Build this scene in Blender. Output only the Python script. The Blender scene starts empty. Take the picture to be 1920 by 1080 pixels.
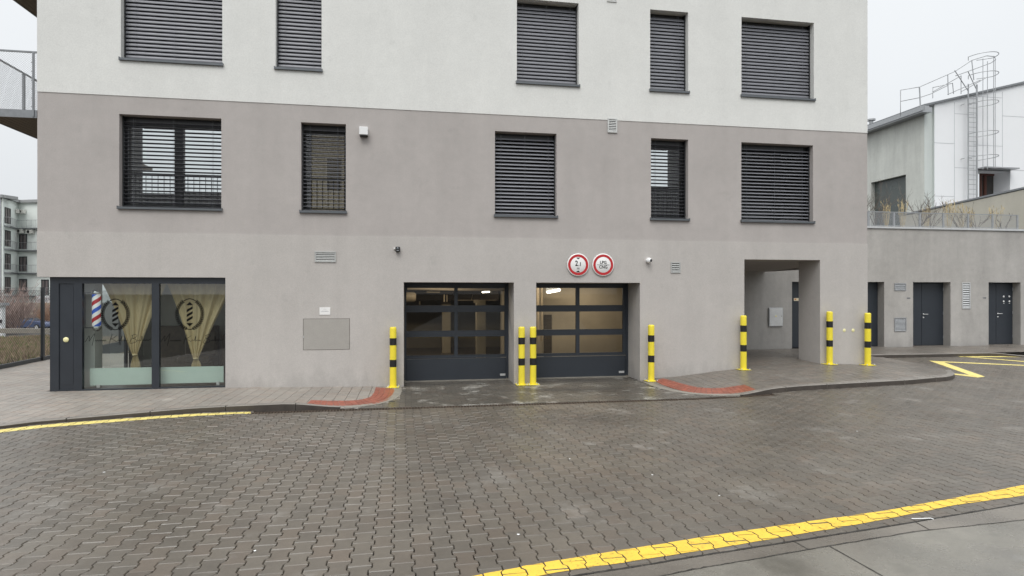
import bpy, bmesh, math, random
from math import sin, cos, pi, radians, floor
from mathutils import Vector, Matrix
random.seed(7)
SC = bpy.context.scene
COL = SC.collection

# ------------------------------------------------------------------ camera
FPX = 1120.0; HOR = 548.0; CAMD = 12.85; CAMZ = 2.0
TH = math.atan(FPX/6640.0); ST, CT = sin(TH), cos(TH)
cam = bpy.data.cameras.new('camera'); camo = bpy.data.objects.new('camera', cam); COL.objects.link(camo)
cam.sensor_width = 36.0; cam.lens = 36.0*FPX/1920.0
cam.shift_y = (HOR-540.0)/1920.0
cam.clip_start = 0.05; cam.clip_end = 2000.0
camo.location = (0, -CAMD, CAMZ); camo.rotation_euler = (pi/2, 0, -TH)
SC.camera = camo

# ------------------------------------------------------------------ light
SUN_EL, SUN_AZ = radians(52), radians(200)     # azimuth clockwise from +Y
w = bpy.data.worlds.new('World'); SC.world = w; w.use_nodes = True
nt = w.node_tree; nt.nodes.clear()
sky = nt.nodes.new('ShaderNodeTexSky'); sky.sky_type = 'NISHITA'; sky.sun_disc = False
sky.sun_elevation = SUN_EL; sky.sun_rotation = SUN_AZ
sky.air_density = 1.6; sky.dust_density = 6.0; sky.ozone_density = 1.0
hs = nt.nodes.new('ShaderNodeHueSaturation'); hs.inputs['Saturation'].default_value = 0.12
# overcast deck: an even cloud layer over most of the sky, brighter overhead
tc = nt.nodes.new('ShaderNodeTexCoord'); sp = nt.nodes.new('ShaderNodeSeparateXYZ')
mr = nt.nodes.new('ShaderNodeMapRange'); mr.inputs['From Min'].default_value = 0.0; mr.inputs['From Max'].default_value = 1.0
mr.inputs['To Min'].default_value = 0.0; mr.inputs['To Max'].default_value = 1.0
cr = nt.nodes.new('ShaderNodeValToRGB')
cr.color_ramp.elements[0].position = 0.0; cr.color_ramp.elements[0].color = (7.0, 7.3, 7.6, 1)
cr.color_ramp.elements[1].position = 1.0; cr.color_ramp.elements[1].color = (27.0, 27.2, 27.3, 1)
e = cr.color_ramp.elements.new(0.55); e.color = (8.8, 9.1, 9.35, 1)
nz = nt.nodes.new('ShaderNodeTexNoise'); nz.inputs['Scale'].default_value = 1.6; nz.inputs['Detail'].default_value = 4
nm = nt.nodes.new('ShaderNodeMapRange'); nm.inputs['To Min'].default_value = 0.9; nm.inputs['To Max'].default_value = 1.08
vm = nt.nodes.new('ShaderNodeVectorMath'); vm.operation = 'SCALE'
mx = nt.nodes.new('ShaderNodeMix'); mx.data_type = 'RGBA'; mx.inputs[0].default_value = 0.82
bg = nt.nodes.new('ShaderNodeBackground'); bg.inputs['Strength'].default_value = 0.1
out = nt.nodes.new('ShaderNodeOutputWorld')
L = nt.links
L.new(sky.outputs[0], hs.inputs['Color']); L.new(hs.outputs[0], mx.inputs[6])
L.new(tc.outputs['Generated'], sp.inputs[0]); L.new(sp.outputs['Z'], mr.inputs['Value']); L.new(mr.outputs[0], cr.inputs[0])
L.new(tc.outputs['Generated'], nz.inputs['Vector']); L.new(nz.outputs[0], nm.inputs['Value'])
L.new(cr.outputs[0], vm.inputs[0]); L.new(nm.outputs[0], vm.inputs['Scale']); L.new(vm.outputs[0], mx.inputs[7])
L.new(mx.outputs[2], bg.inputs['Color']); L.new(bg.outputs[0], out.inputs[0])

sun = bpy.data.lights.new('sun', 'SUN'); sun.energy = 0.9; sun.angle = radians(30); sun.color = (1.0, 0.97, 0.93)
suno = bpy.data.objects.new('sun', sun); COL.objects.link(suno)
sd = Vector((sin(SUN_AZ)*cos(SUN_EL), cos(SUN_AZ)*cos(SUN_EL), sin(SUN_EL)))   # towards the sun
suno.rotation_euler = sd.to_track_quat('Z', 'Y').to_euler(); suno.location = (0, -20, 30)

SC.view_settings.view_transform = 'Standard'; SC.view_settings.look = 'None'
SC.view_settings.exposure = 0.28; SC.view_settings.gamma = 1.0; SC.view_settings.use_curve_mapping = False
SC.render.engine = 'CYCLES'
SC.cycles.max_bounces = 6; SC.cycles.transparent_max_bounces = 16; SC.cycles.caustics_reflective = False; SC.cycles.caustics_refractive = False

# ------------------------------------------------------------------ photo geometry helpers
def onY(px, py, Y=0.0):
    """point of the vertical plane Y seen at pixel (px,py) of the 1920 wide photograph"""
    u = (px-960.0)/FPX; t = (Y+CAMD)/(CT-u*ST)
    return Vector((t*(ST+u*CT), Y, CAMZ+(HOR-py)/FPX*t))
def XY(px, Y=0.0): return onY(px, HOR, Y).x
def ZY(px, py, Y=0.0): return onY(px, py, Y).z
def atZ(px, py, Z):
    u = (px-960.0)/FPX
    return Vector((Z*(ST+u*CT), Z*(CT-u*ST)-CAMD, CAMZ+(HOR-py)/FPX*Z))
def table(T, x):
    if x <= T[0][0]: return T[0][1]
    for (a, fa), (b, fb) in zip(T, T[1:]):
        if x <= b:
            k = (x-a)/(b-a); k = k*k*(3-2*k); return fa+(fb-fa)*k
    return T[-1][1]
def sm(x): x = max(0.0, min(1.0, x)); return x*x*(3-2*x)
def Hroad(X, Y):
    d = max(0.0, -3.0-Y)
    rise = 0.043*d*d/(d+0.8)
    r = 0.055*sm((X-5.0)/3.0)
    b = 0.012*max(0.0, Y+2.0)*sm((X-8.0)/3.0)
    return rise+r+b
KH = [(-6.0, .047), (-2.15, .10), (-1.1, .022), (-0.3, .012), (5.6, .012), (6.2, .02), (7.1, .098), (20, .092)]
BASE = [(-3.7, .073), (-.45, .026), (-.12, 0.0), (5.1, 0.0), (5.5, .055), (7.66, .215), (9.63, .295), (10.9, .252), (12.2, .16), (13.6, .10)]
def Hwalk(X, Y):
    if Y < 0:
        v = sm((Y+2.38)/2.38) if X < -1 or X > 5.6 else max(0, min(1, (Y+2.38)/2.38))
        kerb = Hroad(X, -2.38)+table(KH, X)
        if X < -2 and Y < -2.38: kerb = Hroad(X, Y)+table(KH, X)
        return kerb*(1-v)+table(BASE, X)*v
    w2 = sm((Y-0.8)/3.0)
    far = .225 if X > 7 else (.10 if X < -6 else 0.0)
    return (table(BASE, X)+.02*min(1, Y/.8)*sm((X-7)/1))*(1-w2)+far*w2
def gp(px, py, H=Hroad):
    """ground point seen at a pixel"""
    z = 0.0
    for _ in range(30):
        t = (CAMZ-z)*FPX/(py-HOR); u = (px-960.0)/FPX
        X = t*(ST+u*CT); Y = t*(CT-u*ST)-CAMD
        z = .5*z+.5*H(X, Y)
    return Vector((X, Y, z))

# ------------------------------------------------------------------ object helpers
def link(o): COL.objects.link(o); return o
def tag(o, label=None, cat=None, group=None, kind=None):
    if label: o['label'] = label
    if cat: o['category'] = cat
    if group: o['group'] = group
    if kind: o['kind'] = kind
    return o
def thing(name, loc, label, cat, group=None):
    o = bpy.data.objects.new(name, None); o.empty_display_size = .2; o.location = loc; link(o)
    return tag(o, label, cat, group)
def worldloc(o):
    p = Vector(o.location); q = o.parent
    while q: p = p+Vector(q.location); q = q.parent
    return p
class MB:
    """collects world-space geometry for ONE mesh object"""
    def __init__(s): s.v = []; s.f = []; s.m = []; s.cur = 0; s.smooth = set()
    def add(s, vs, fs, smooth=False):
        b = len(s.v); s.v += [tuple(v) for v in vs]
        for f in fs:
            if smooth: s.smooth.add(len(s.f))
            s.f.append([b+i for i in f]); s.m.append(s.cur)
    def quad(s, a, b, c, d): s.add([a, b, c, d], [(0, 1, 2, 3)])
    def box(s, x0, x1, y0, y1, z0, z1):
        x0, x1 = min(x0, x1), max(x0, x1); y0, y1 = min(y0, y1), max(y0, y1); z0, z1 = min(z0, z1), max(z0, z1)
        s.add([(x0,y0,z0),(x1,y0,z0),(x1,y1,z0),(x0,y1,z0),(x0,y0,z1),(x1,y0,z1),(x1,y1,z1),(x0,y1,z1)],
              [(0,3,2,1),(4,5,6,7),(0,1,5,4),(1,2,6,5),(2,3,7,6),(3,0,4,7)])
    def bbox(s, x0, x1, y0, y1, z0, z1, b=.004):
        """box with chamfered edges"""
        bm = bmesh.new(); bmesh.ops.create_cube(bm, size=1)
        for v in bm.verts: v.co = Vector(((x0+x1)/2+v.co.x*(x1-x0), (y0+y1)/2+v.co.y*(y1-y0), (z0+z1)/2+v.co.z*(z1-z0)))
        bmesh.ops.bevel(bm, geom=bm.edges[:], offset=b, segments=1, profile=.5, affect='EDGES')
        bm.verts.index_update(); s.add([v.co.copy() for v in bm.verts], [[v.index for v in f.verts] for f in bm.faces]); bm.free()
    def obox(s, o, ax, ay, az):
        """box from corner o with edge vectors"""
        o, ax, ay, az = map(Vector, (o, ax, ay, az))
        s.add([o, o+ax, o+ax+ay, o+ay, o+az, o+ax+az, o+ax+ay+az, o+ay+az],
              [(0,3,2,1),(4,5,6,7),(0,1,5,4),(1,2,6,5),(2,3,7,6),(3,0,4,7)])
    def tube(s, pts, r, n=8, cap=True, smooth=True):
        pts = [Vector(p) for p in pts]; rs = r if isinstance(r, (list, tuple)) else [r]*len(pts)
        b = []; up = Vector((0, 0, 1))
        for i, p in enumerate(pts):
            d = (pts[min(i+1, len(pts)-1)]-pts[max(i-1, 0)])
            if d.length < 1e-9: d = Vector((0, 0, 1))
            d.normalize()
            a = d.cross(up if abs(d.z) < .95 else Vector((1, 0, 0))).normalized(); c = d.cross(a)
            b += [p+(a*cos(2*pi*k/n)+c*sin(2*pi*k/n))*rs[i] for k in range(n)]
        fs = []
        for i in range(len(pts)-1):
            for k in range(n):
                k2 = (k+1) % n; fs.append((i*n+k, i*n+k2, (i+1)*n+k2, (i+1)*n+k))
        s.add(b, fs, smooth)
        if cap:
            m = len(pts)-1
            s.add(b[:n], [tuple(range(n))]); s.add(b[m*n:], [tuple(reversed(range(n)))])
    def lathe(s, c, prof, n=24, axis='Z', smooth=True):
        """prof: list of (radius, height) about point c"""
        c = Vector(c); vs = []
        for r, h in prof:
            for k in range(n):
                a = 2*pi*k/n
                if axis == 'Z': vs.append(c+Vector((r*cos(a), r*sin(a), h)))
                else: vs.append(c+Vector((r*cos(a), h, r*sin(a))))
        fs = []
        for i in range(len(prof)-1):
            for k in range(n):
                k2 = (k+1) % n; fs.append((i*n+k, i*n+k2, (i+1)*n+k2, (i+1)*n+k))
        s.add(vs, fs, smooth)
        s.add(vs[:n], [tuple(range(n))]); s.add(vs[-n:], [tuple(reversed(range(n)))])
    def prism(s, poly, d):
        """extrude polygon (3D points) by vector d"""
        poly = [Vector(p) for p in poly]; n = len(poly); d = Vector(d)
        s.add(poly+[p+d for p in poly], [tuple(range(n)), tuple(reversed(range(n, 2*n)))]+[(i, (i+1) % n, n+(i+1) % n, n+i) for i in range(n)])
    def sphere(s, c, r, n=16, sc=(1, 1, 1)):
        m = n//2; c = Vector(c); vs = []
        for i in range(m+1):
            p = pi*i/m
            for k in range(n): vs.append(c+Vector((r*sc[0]*sin(p)*cos(2*pi*k/n), r*sc[1]*sin(p)*sin(2*pi*k/n), r*sc[2]*cos(p))))
        s.add(vs, [(i*n+k, i*n+(k+1) % n, (i+1)*n+(k+1) % n, (i+1)*n+k) for i in range(m) for k in range(n)], True)
    def build(s, name, mats, parent=None, label=None, fix=True):
        me = bpy.data.meshes.new(name); o = bpy.data.objects.new(name, me); link(o)
        off = Vector((0, 0, 0))
        if parent: off = worldloc(parent); o.parent = parent
        me.from_pydata([(v[0]-off.x, v[1]-off.y, v[2]-off.z) for v in s.v], [], s.f)
        for m in (mats if isinstance(mats, (list, tuple)) else [mats]): me.materials.append(m)
        if len(me.materials) > 1: me.polygons.foreach_set('material_index', s.m)
        if s.smooth: me.polygons.foreach_set('use_smooth', [i in s.smooth for i in range(len(s.f))])
        if fix:
            bm = bmesh.new(); bm.from_mesh(me); bmesh.ops.recalc_face_normals(bm, faces=bm.faces); bm.to_mesh(me); bm.free()
        me.update()
        if label: o['label'] = label
        return o
def struct(name, mb, mat, label=None, cat=None):
    o = mb.build(name, mat); o['kind'] = 'structure'
    if label: o['label'] = label
    if cat: o['category'] = cat
    return o
def single(name, mb, mat, label, cat, group=None):
    """a thing that is one mesh, origin at its base"""
    c = Vector((sum(v[0] for v in mb.v)/len(mb.v), sum(v[1] for v in mb.v)/len(mb.v), min(v[2] for v in mb.v)))
    mb.v = [(v[0]-c.x, v[1]-c.y, v[2]-c.z) for v in mb.v]
    o = mb.build(name, mat); o.location = c
    return tag(o, label, cat, group)
def text(name, body, size, loc, mat, parent, ext=.001, rotz=0, align='CENTER', bold=0.0, sx=1.0):
    cu = bpy.data.curves.new('t', 'FONT'); cu.body = body; cu.size = size; cu.extrude = ext; cu.align_x = align; cu.align_y = 'CENTER'
    cu.offset = bold; cu.resolution_u = 3
    to = bpy.data.objects.new('t', cu); link(to)
    dg = bpy.context.evaluated_depsgraph_get(); me = bpy.data.meshes.new_from_object(to.evaluated_get(dg))
    bpy.data.objects.remove(to); bpy.data.curves.remove(cu)
    M = Matrix.Rotation(rotz, 4, 'Z') @ Matrix.Rotation(pi/2, 4, 'X') @ Matrix.Diagonal((sx, 1, 1, 1))
    me.transform(M); me.materials.clear(); me.materials.append(mat)
    o = bpy.data.objects.new(name, me); link(o)
    if parent: o.parent = parent; o.location = Vector(loc)-worldloc(parent)
    else: o.location = loc
    return o

# ------------------------------------------------------------------ materials
def newmat(name):
    m = bpy.data.materials.new(name); m.use_nodes = True; t = m.node_tree
    return m, t, t.nodes['Principled BSDF']
def mat(name, col, rough=.6, metal=0.0, noise=.0, nscale=8.0, bump=0.0, bscale=200.0, spec=.5, emit=None, coat=0.0):
    m, t, p = newmat(name)
    p.inputs['Base Color'].default_value = (*col, 1); p.inputs['Roughness'].default_value = rough
    p.inputs['Metallic'].default_value = metal; p.inputs['Specular IOR Level'].default_value = spec
    p.inputs['Coat Weight'].default_value = coat
    g = t.nodes.new('ShaderNodeNewGeometry')
    if noise > 0:
        n = t.nodes.new('ShaderNodeTexNoise'); n.inputs['Scale'].default_value = nscale; n.inputs['Detail'].default_value = 6; n.inputs['Roughness'].default_value = .65
        r = t.nodes.new('ShaderNodeMapRange'); r.inputs['From Min'].default_value = .25; r.inputs['From Max'].default_value = .75
        r.inputs['To Min'].default_value = 1-noise; r.inputs['To Max'].default_value = 1+noise
        s = t.nodes.new('ShaderNodeVectorMath'); s.operation = 'SCALE'; s.inputs[0].default_value = col
        t.links.new(g.outputs['Position'], n.inputs['Vector']); t.links.new(n.outputs[0], r.inputs['Value']); t.links.new(r.outputs[0], s.inputs['Scale'])
        t.links.new(s.outputs[0], p.inputs['Base Color'])
        r2 = t.nodes.new('ShaderNodeMapRange'); r2.inputs['To Min'].default_value = max(0, rough-.12); r2.inputs['To Max'].default_value = min(1, rough+.12)
        t.links.new(n.outputs[0], r2.inputs['Value']); t.links.new(r2.outputs[0], p.inputs['Roughness'])
    if bump > 0:
        n2 = t.nodes.new('ShaderNodeTexNoise'); n2.inputs['Scale'].default_value = bscale; n2.inputs['Detail'].default_value = 4
        b = t.nodes.new('ShaderNodeBump'); b.inputs['Strength'].default_value = bump; b.inputs['Distance'].default_value = .01
        t.links.new(g.outputs['Position'], n2.inputs['Vector']); t.links.new(n2.outputs[0], b.inputs['Height']); t.links.new(b.outputs[0], p.inputs['Normal'])
    if emit:
        p.inputs['Emission Color'].default_value = (*emit[0], 1); p.inputs['Emission Strength'].default_value = emit[1]
    return m
def plaster(name, col, blotch=.07, speck=.10, streak=.05, base=None):
    """scratched exterior render: fine grain, soft blotches, faint rain streaks"""
    m, t, p = newmat(name); N, Lk = t.nodes, t.links
    g = N.new('ShaderNodeNewGeometry'); p.inputs['Roughness'].default_value = .92; p.inputs['Specular IOR Level'].default_value = .2
    def noise(scale, detail, sc=None, rough=.6):
        n = N.new('ShaderNodeTexNoise'); n.inputs['Scale'].default_value = scale; n.inputs['Detail'].default_value = detail; n.inputs['Roughness'].default_value = rough
        if sc:
            mp = N.new('ShaderNodeMapping'); mp.inputs['Scale'].default_value = sc; Lk.new(g.outputs['Position'], mp.inputs[0]); Lk.new(mp.outputs[0], n.inputs['Vector'])
        else: Lk.new(g.outputs['Position'], n.inputs['Vector'])
        return n.outputs[0]
    def rng(src, a, b, lo=.3, hi=.7):
        r = N.new('ShaderNodeMapRange'); r.inputs['From Min'].default_value = lo; r.inputs['From Max'].default_value = hi
        r.inputs['To Min'].default_value = a; r.inputs['To Max'].default_value = b; Lk.new(src, r.inputs['Value']); return r.outputs[0]
    def mul(a, b):
        k = N.new('ShaderNodeMath'); k.operation = 'MULTIPLY'; Lk.new(a, k.inputs[0]); Lk.new(b, k.inputs[1]); return k.outputs[0]
    f = mul(rng(noise(.9, 7), 1-blotch, 1+blotch), rng(noise(55, 3, None, .8), 1-speck, 1+speck))
    f = mul(f, rng(noise(2.2, 5, (1.0, 1.0, .12)), 1-streak, 1+streak*.4))
    f = mul(f, rng(noise(5.0, 5), 1-blotch*.6, 1+blotch*.6))
    # isolated darker smudges
    f = mul(f, rng(noise(1.7, 9, None, .75), .90, 1.0, .30, .42))
    if base:                                  # splash dirt: ragged grime in the lowest band of the wall
        sp = N.new('ShaderNodeSeparateXYZ'); Lk.new(g.outputs['Position'], sp.inputs[0])
        hh = N.new('ShaderNodeMath'); hh.operation = 'ADD'; Lk.new(sp.outputs['Z'], hh.inputs[0]); Lk.new(rng(noise(3.5, 8, (1, 1, .5), .75), -.30, .22), hh.inputs[1])
        f = mul(f, rng(hh.outputs[0], .86, 1.0, .0, base))
    s = N.new('ShaderNodeVectorMath'); s.operation = 'SCALE'; s.inputs[0].default_value = col; Lk.new(f, s.inputs['Scale']); Lk.new(s.outputs[0], p.inputs['Base Color'])
    b = N.new('ShaderNodeBump'); b.inputs['Strength'].default_value = .35; b.inputs['Distance'].default_value = .004
    Lk.new(noise(160, 3), b.inputs['Height']); Lk.new(b.outputs[0], p.inputs['Normal'])
    return m
def paver(name, col, var=.16, rough=.42, wetv=.25, stain=None, stainamt=.0, dirt=.5, fine=.12, warm=.0, stainlo=.56, spec=.6):
    """concrete paving stone: tone per stone, wet/dry patches, pale lime bloom"""
    m, t, p = newmat(name); N, Lk = t.nodes, t.links
    g = N.new('ShaderNodeNewGeometry')
    def noise(scale, detail, rough=.6):
        n = N.new('ShaderNodeTexNoise'); n.inputs['Scale'].default_value = scale; n.inputs['Detail'].default_value = detail; n.inputs['Roughness'].default_value = rough
        Lk.new(g.outputs['Position'], n.inputs['Vector']); return n.outputs[0]
    def rng(src, a, b, lo=.3, hi=.7):
        r = N.new('ShaderNodeMapRange'); r.inputs['From Min'].default_value = lo; r.inputs['From Max'].default_value = hi
        r.inputs['To Min'].default_value = a; r.inputs['To Max'].default_value = b; Lk.new(src, r.inputs['Value']); return r.outputs[0]
    def mul(a, b):
        k = N.new('ShaderNodeMath'); k.operation = 'MULTIPLY'; Lk.new(a, k.inputs[0]); Lk.new(b, k.inputs[1]); return k.outputs[0]
    f = mul(rng(g.outputs['Random Per Island'], 1-var, 1+var, 0, 1), rng(noise(.8, 6), 1-wetv, 1+wetv))
    f = mul(f, rng(noise(90, 4, .8), 1-fine, 1+fine)); f = mul(f, rng(noise(9, 5), .92, 1.08))
    s = N.new('ShaderNodeVectorMath'); s.operation = 'SCALE'; Lk.new(f, s.inputs['Scale'])
    # hue drift stone to stone
    wn = N.new('ShaderNodeTexWhiteNoise'); wn.noise_dimensions = '1D'; Lk.new(g.outputs['Random Per Island'], wn.inputs['W'])
    hm = N.new('ShaderNodeMix'); hm.data_type = 'RGBA'; hm.inputs[6].default_value = (*col, 1)
    hm.inputs[7].default_value = (col[0]*1.09, col[1]*1.01, col[2]*.97, 1); Lk.new(rng(wn.outputs['Value'], 0, 1, .5, 1), hm.inputs[0])
    Lk.new(hm.outputs[2], s.inputs[0]); colout = s.outputs[0]
    if stain:
        mk = mul(rng(noise(1.1, 8, .72), 0, stainamt, stainlo, stainlo+.12), rng(g.outputs['Random Per Island'], .25, 1, 0, 1))
        mm = N.new('ShaderNodeMix'); mm.data_type = 'RGBA'; Lk.new(mk, mm.inputs[0]); Lk.new(colout, mm.inputs[6]); mm.inputs[7].default_value = (*stain, 1); colout = mm.outputs[2]
    Lk.new(colout, p.inputs['Base Color'])
    Lk.new(mul(rng(noise(.55, 5), rough*.8, rough*1.3), rng(noise(14, 4), .85, 1.15)), p.inputs['Roughness'])
    p.inputs['Specular IOR Level'].default_value = spec
    b = N.new('ShaderNodeBump'); b.inputs['Strength'].default_value = .3; b.inputs['Distance'].default_value = .003
    Lk.new(noise(120, 4), b.inputs['Height']); Lk.new(b.outputs[0], p.inputs['Normal'])
    return m
def glass(name, tint=(.8, .85, .84), refl=1.0, rough=0.0, ior=1.55):
    m, t, p = newmat(name); N, Lk = t.nodes, t.links; N.remove(p)
    tr = N.new('ShaderNodeBsdfTransparent'); tr.inputs[0].default_value = (*tint, 1)
    gl = N.new('ShaderNodeBsdfGlossy'); gl.inputs['Roughness'].default_value = rough; gl.inputs['Color'].default_value = (refl, refl, refl, 1)
    g = N.new('ShaderNodeNewGeometry'); dt = N.new('ShaderNodeVectorMath'); dt.operation = 'DOT_PRODUCT'; Lk.new(g.outputs['Incoming'], dt.inputs[0]); Lk.new(g.outputs['Normal'], dt.inputs[1])
    def mth(op, a, b=0.0):
        k = N.new('ShaderNodeMath'); k.operation = op
        for i, x in enumerate((a, b)):
            if isinstance(x, (int, float)): k.inputs[i].default_value = x
            else: Lk.new(x, k.inputs[i])
        return k.outputs[0]
    f0 = 2*((ior-1)/(ior+1))**2              # two faces of the pane
    fr = mth('ADD', mth('MULTIPLY', mth('POWER', mth('SUBTRACT', 1.0, mth('ABSOLUTE', dt.outputs['Value'])), 5.0), 1-f0), f0)
    mx = N.new('ShaderNodeMixShader'); Lk.new(fr, mx.inputs[0]); Lk.new(tr.outputs[0], mx.inputs[1]); Lk.new(gl.outputs[0], mx.inputs[2])
    Lk.new(mx.outputs[0], N['Material Output'].inputs[0]); return m

def worn(name, col, under, rough, scale, lo, hi, dull=.12):
    """paint worn through in small ragged flecks"""
    m, t, p = newmat(name); N, Lk = t.nodes, t.links; g = N.new('ShaderNodeNewGeometry')
    def noise(s_, d, r=.7):
        n = N.new('ShaderNodeTexNoise'); n.inputs['Scale'].default_value = s_; n.inputs['Detail'].default_value = d; n.inputs['Roughness'].default_value = r; Lk.new(g.outputs['Position'], n.inputs['Vector']); return n.outputs[0]
    def rng(src, a, b, l, h):
        r = N.new('ShaderNodeMapRange'); r.inputs['From Min'].default_value = l; r.inputs['From Max'].default_value = h; r.inputs['To Min'].default_value = a; r.inputs['To Max'].default_value = b; Lk.new(src, r.inputs['Value']); return r.outputs[0]
    s_ = N.new('ShaderNodeVectorMath'); s_.operation = 'SCALE'; s_.inputs[0].default_value = col; Lk.new(rng(noise(5, 5), 1-dull, 1+dull*.7, .3, .7), s_.inputs['Scale'])
    m1 = N.new('ShaderNodeMath'); m1.operation = 'ADD'; Lk.new(noise(scale, 5, .75), m1.inputs[0]); Lk.new(rng(noise(2.3, 4), -.06, .06, .3, .7), m1.inputs[1])
    x = N.new('ShaderNodeMix'); x.data_type = 'RGBA'; Lk.new(rng(m1.outputs[0], 0, 1, lo, hi), x.inputs[0]); Lk.new(s_.outputs[0], x.inputs[6]); x.inputs[7].default_value = (*under, 1); Lk.new(x.outputs[2], p.inputs['Base Color'])
    p.inputs['Roughness'].default_value = rough; return m
M = {}
M['white_render'] = plaster('white_render', (.72, .725, .70), .035, .08, .03)
M['grey_render'] = plaster('grey_render', (.44, .412, .395), .055, .09, .05)
M['light_render'] = plaster('light_render', (.48, .457, .435), .04, .10, .05, base=.34)
M['annex_render'] = plaster('annex_render', (.43, .415, .395), .08, .09, .12, base=.5)
M['patch_render'] = plaster('patch_render', (.37, .355, .33), .05, .09, .03)
M['anthracite'] = mat('anthracite', (.024, .029, .037), .40, noise=.12, nscale=3)
M['anthracite_door'] = mat('anthracite_door', (.024, .030, .039), .45, noise=.10, nscale=2.5, bump=.08, bscale=60)
M['sill'] = mat('sill_metal', (.13, .14, .15), .35, .6, noise=.1, nscale=5)
M['slat'] = mat('slat_paint', (.185, .19, .21), .38, .1, noise=.08, nscale=4)
M['frame_dark'] = mat('frame_dark', (.022, .024, .027), .45)
M['room'] = mat('room_dark', (.10, .095, .09), .9)
M['glass'] = glass('window_glass', (.72, .76, .76))
M['shop_glass'] = glass('shop_glass', (.82, .86, .84), ior=1.6)
M['garage_glass'] = glass('garage_glass', (.74, .71, .66), ior=1.28)
M['galv'] = mat('galvanised_steel', (.42, .43, .44), .42, .75, noise=.14, nscale=14)
M['galv_dark'] = mat('galvanised_dark', (.24, .25, .26), .45, .6, noise=.14, nscale=10)
M['vent'] = mat('vent_enamel', (.40, .41, .40), .5, .0, noise=.1, nscale=12)
M['alu'] = mat('aluminium', (.62, .63, .63), .38, .5, noise=.1, nscale=12)
M['white_plastic'] = mat('white_plastic', (.78, .79, .79), .4)
M['black_plastic'] = mat('black_plastic', (.015, .015, .016), .35)
M['black'] = mat('black_void', (.006, .006, .006), .8)

M['yellow'] = worn('bollard_yellow', (.84, .70, .05), (.16, .13, .08), .35, 26, .71, .76, .07)
M['black_band'] = mat('black_band', (.012, .012, .013), .35, noise=.3, nscale=20)
M['road_yellow'] = worn('road_yellow_paint', (.74, .49, .055), (.30, .20, .045), .5, 42, .56, .68)
M['marking_pale'] = worn('pale_yellow_paint', (.74, .62, .20), (.26, .22, .13), .55, 16, .60, .74)
M['red_sign'] = mat('sign_red', (.48, .018, .022), .35)
M['white_sign'] = mat('sign_white', (.80, .80, .79), .35)
M['ink'] = mat('sign_black', (.008, .008, .008), .9, spec=.05)
M['paving_base'] = mat('joint_sand', (.022, .020, .017), .9, noise=.3, nscale=30)
M['road_stone'] = paver('road_stone', (.094, .081, .064), .12, .42, .16, (.30, .29, .27), .38, fine=.2, spec=1.0)
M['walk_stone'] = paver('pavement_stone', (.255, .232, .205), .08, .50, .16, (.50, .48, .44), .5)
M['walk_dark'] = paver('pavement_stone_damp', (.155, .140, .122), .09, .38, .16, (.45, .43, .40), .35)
M['drive_stone'] = paver('driveway_stone', (.085, .077, .064), .14, .33, .2, (.50, .49, .45), .8, stainlo=.54)
M['tactile'] = paver('red_tactile_stone', (.26, .075, .045), .16, .45, .16)
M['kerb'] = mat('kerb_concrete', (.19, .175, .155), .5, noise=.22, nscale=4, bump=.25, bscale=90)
M['kerb_face'] = mat('kerb_face_dark', (.060, .050, .042), .5, noise=.3, nscale=5, bump=.25, bscale=90)  # darker, browner concrete for the upright road-side faces
M['kerb_pale'] = mat('kerb_concrete_flush', (.24, .225, .195), .55, noise=.2, nscale=4, bump=.25, bscale=90)

# ================================================================== MAIN BUILDING
XL, XR = XY(70), XY(1626)
ZA, ZB = 5.86, 3.173
bld = thing('apartment_building', (XL, 0, 0), 'apartment block rendered white above grey-brown, with dark blinds, garage doors and a shop', 'building')
def wall_cells(mb, x0, x1, z0, z1, holes, Y, depth):
    hs = [(max(a, x0), min(b, x1), max(c, z0), min(d, z1)) for a, b, c, d in holes if b > x0 and a < x1 and d > z0 and c < z1]
    xs = sorted(set([x0, x1]+[v for h in hs for v in h[:2]])); zs = sorted(set([z0, z1]+[v for h in hs for v in h[2:]]))
    for xa, xb in zip(xs, xs[1:]):
        for za, zb in zip(zs, zs[1:]):
            cx, cz = (xa+xb)/2, (za+zb)/2
            if any(a < cx < b and c < cz < d for a, b, c, d in hs): continue
            mb.quad((xa, Y, za), (xb, Y, za), (xb, Y, zb), (xa, Y, zb))
    for (a, b, c, d) in hs:
        D = Y+depth
        if a > x0: mb.quad((a, Y, c), (a, D, c), (a, D, d), (a, Y, d))
        if b < x1: mb.quad((b, Y, c), (b, Y, d), (b, D, d), (b, D, c))
        if c > z0: mb.quad((a, Y, c), (b, Y, c), (b, D, c), (a, D, c))
        if d < z1: mb.quad((a, Y, d), (a, D, d), (b, D, d), (b, Y, d))
low = dict(L1=(223.5, 415), L2=(564.3, 648.5), L3=(928, 1043.5), L4=(1220.5, 1290.3), L5=(1390, 1524.5))
upp = dict(W1=(227, 417), W2=(517, 603), W3=(969, 1084.8), W4=(1218.7, 1290), W5=(1389.8, 1525.5))
ZLW, ZUW = (3.672, 5.503), (6.59, 8.42)
holes_low = {k: (XY(a), XY(b), ZLW[0], ZLW[1]) for k, (a, b) in low.items()}
holes_upp = {k: (XY(a), XY(b), ZUW[0], ZUW[1]) for k, (a, b) in upp.items()}
ZG, ZP = 2.214, 2.768
G1 = (XY(757), XY(963.6)); G2 = (XY(1005), XY(1199.6)); PT = (XY(1395), XY(1537)); SH = XY(423)
top = MB(); wall_cells(top, XL, XR, ZA, 12.0, list(holes_upp.values()), -.010, .30)
top.quad((XL, -.010, ZA), (XR, -.010, ZA), (XR, 0, ZA), (XL, 0, ZA))
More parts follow.
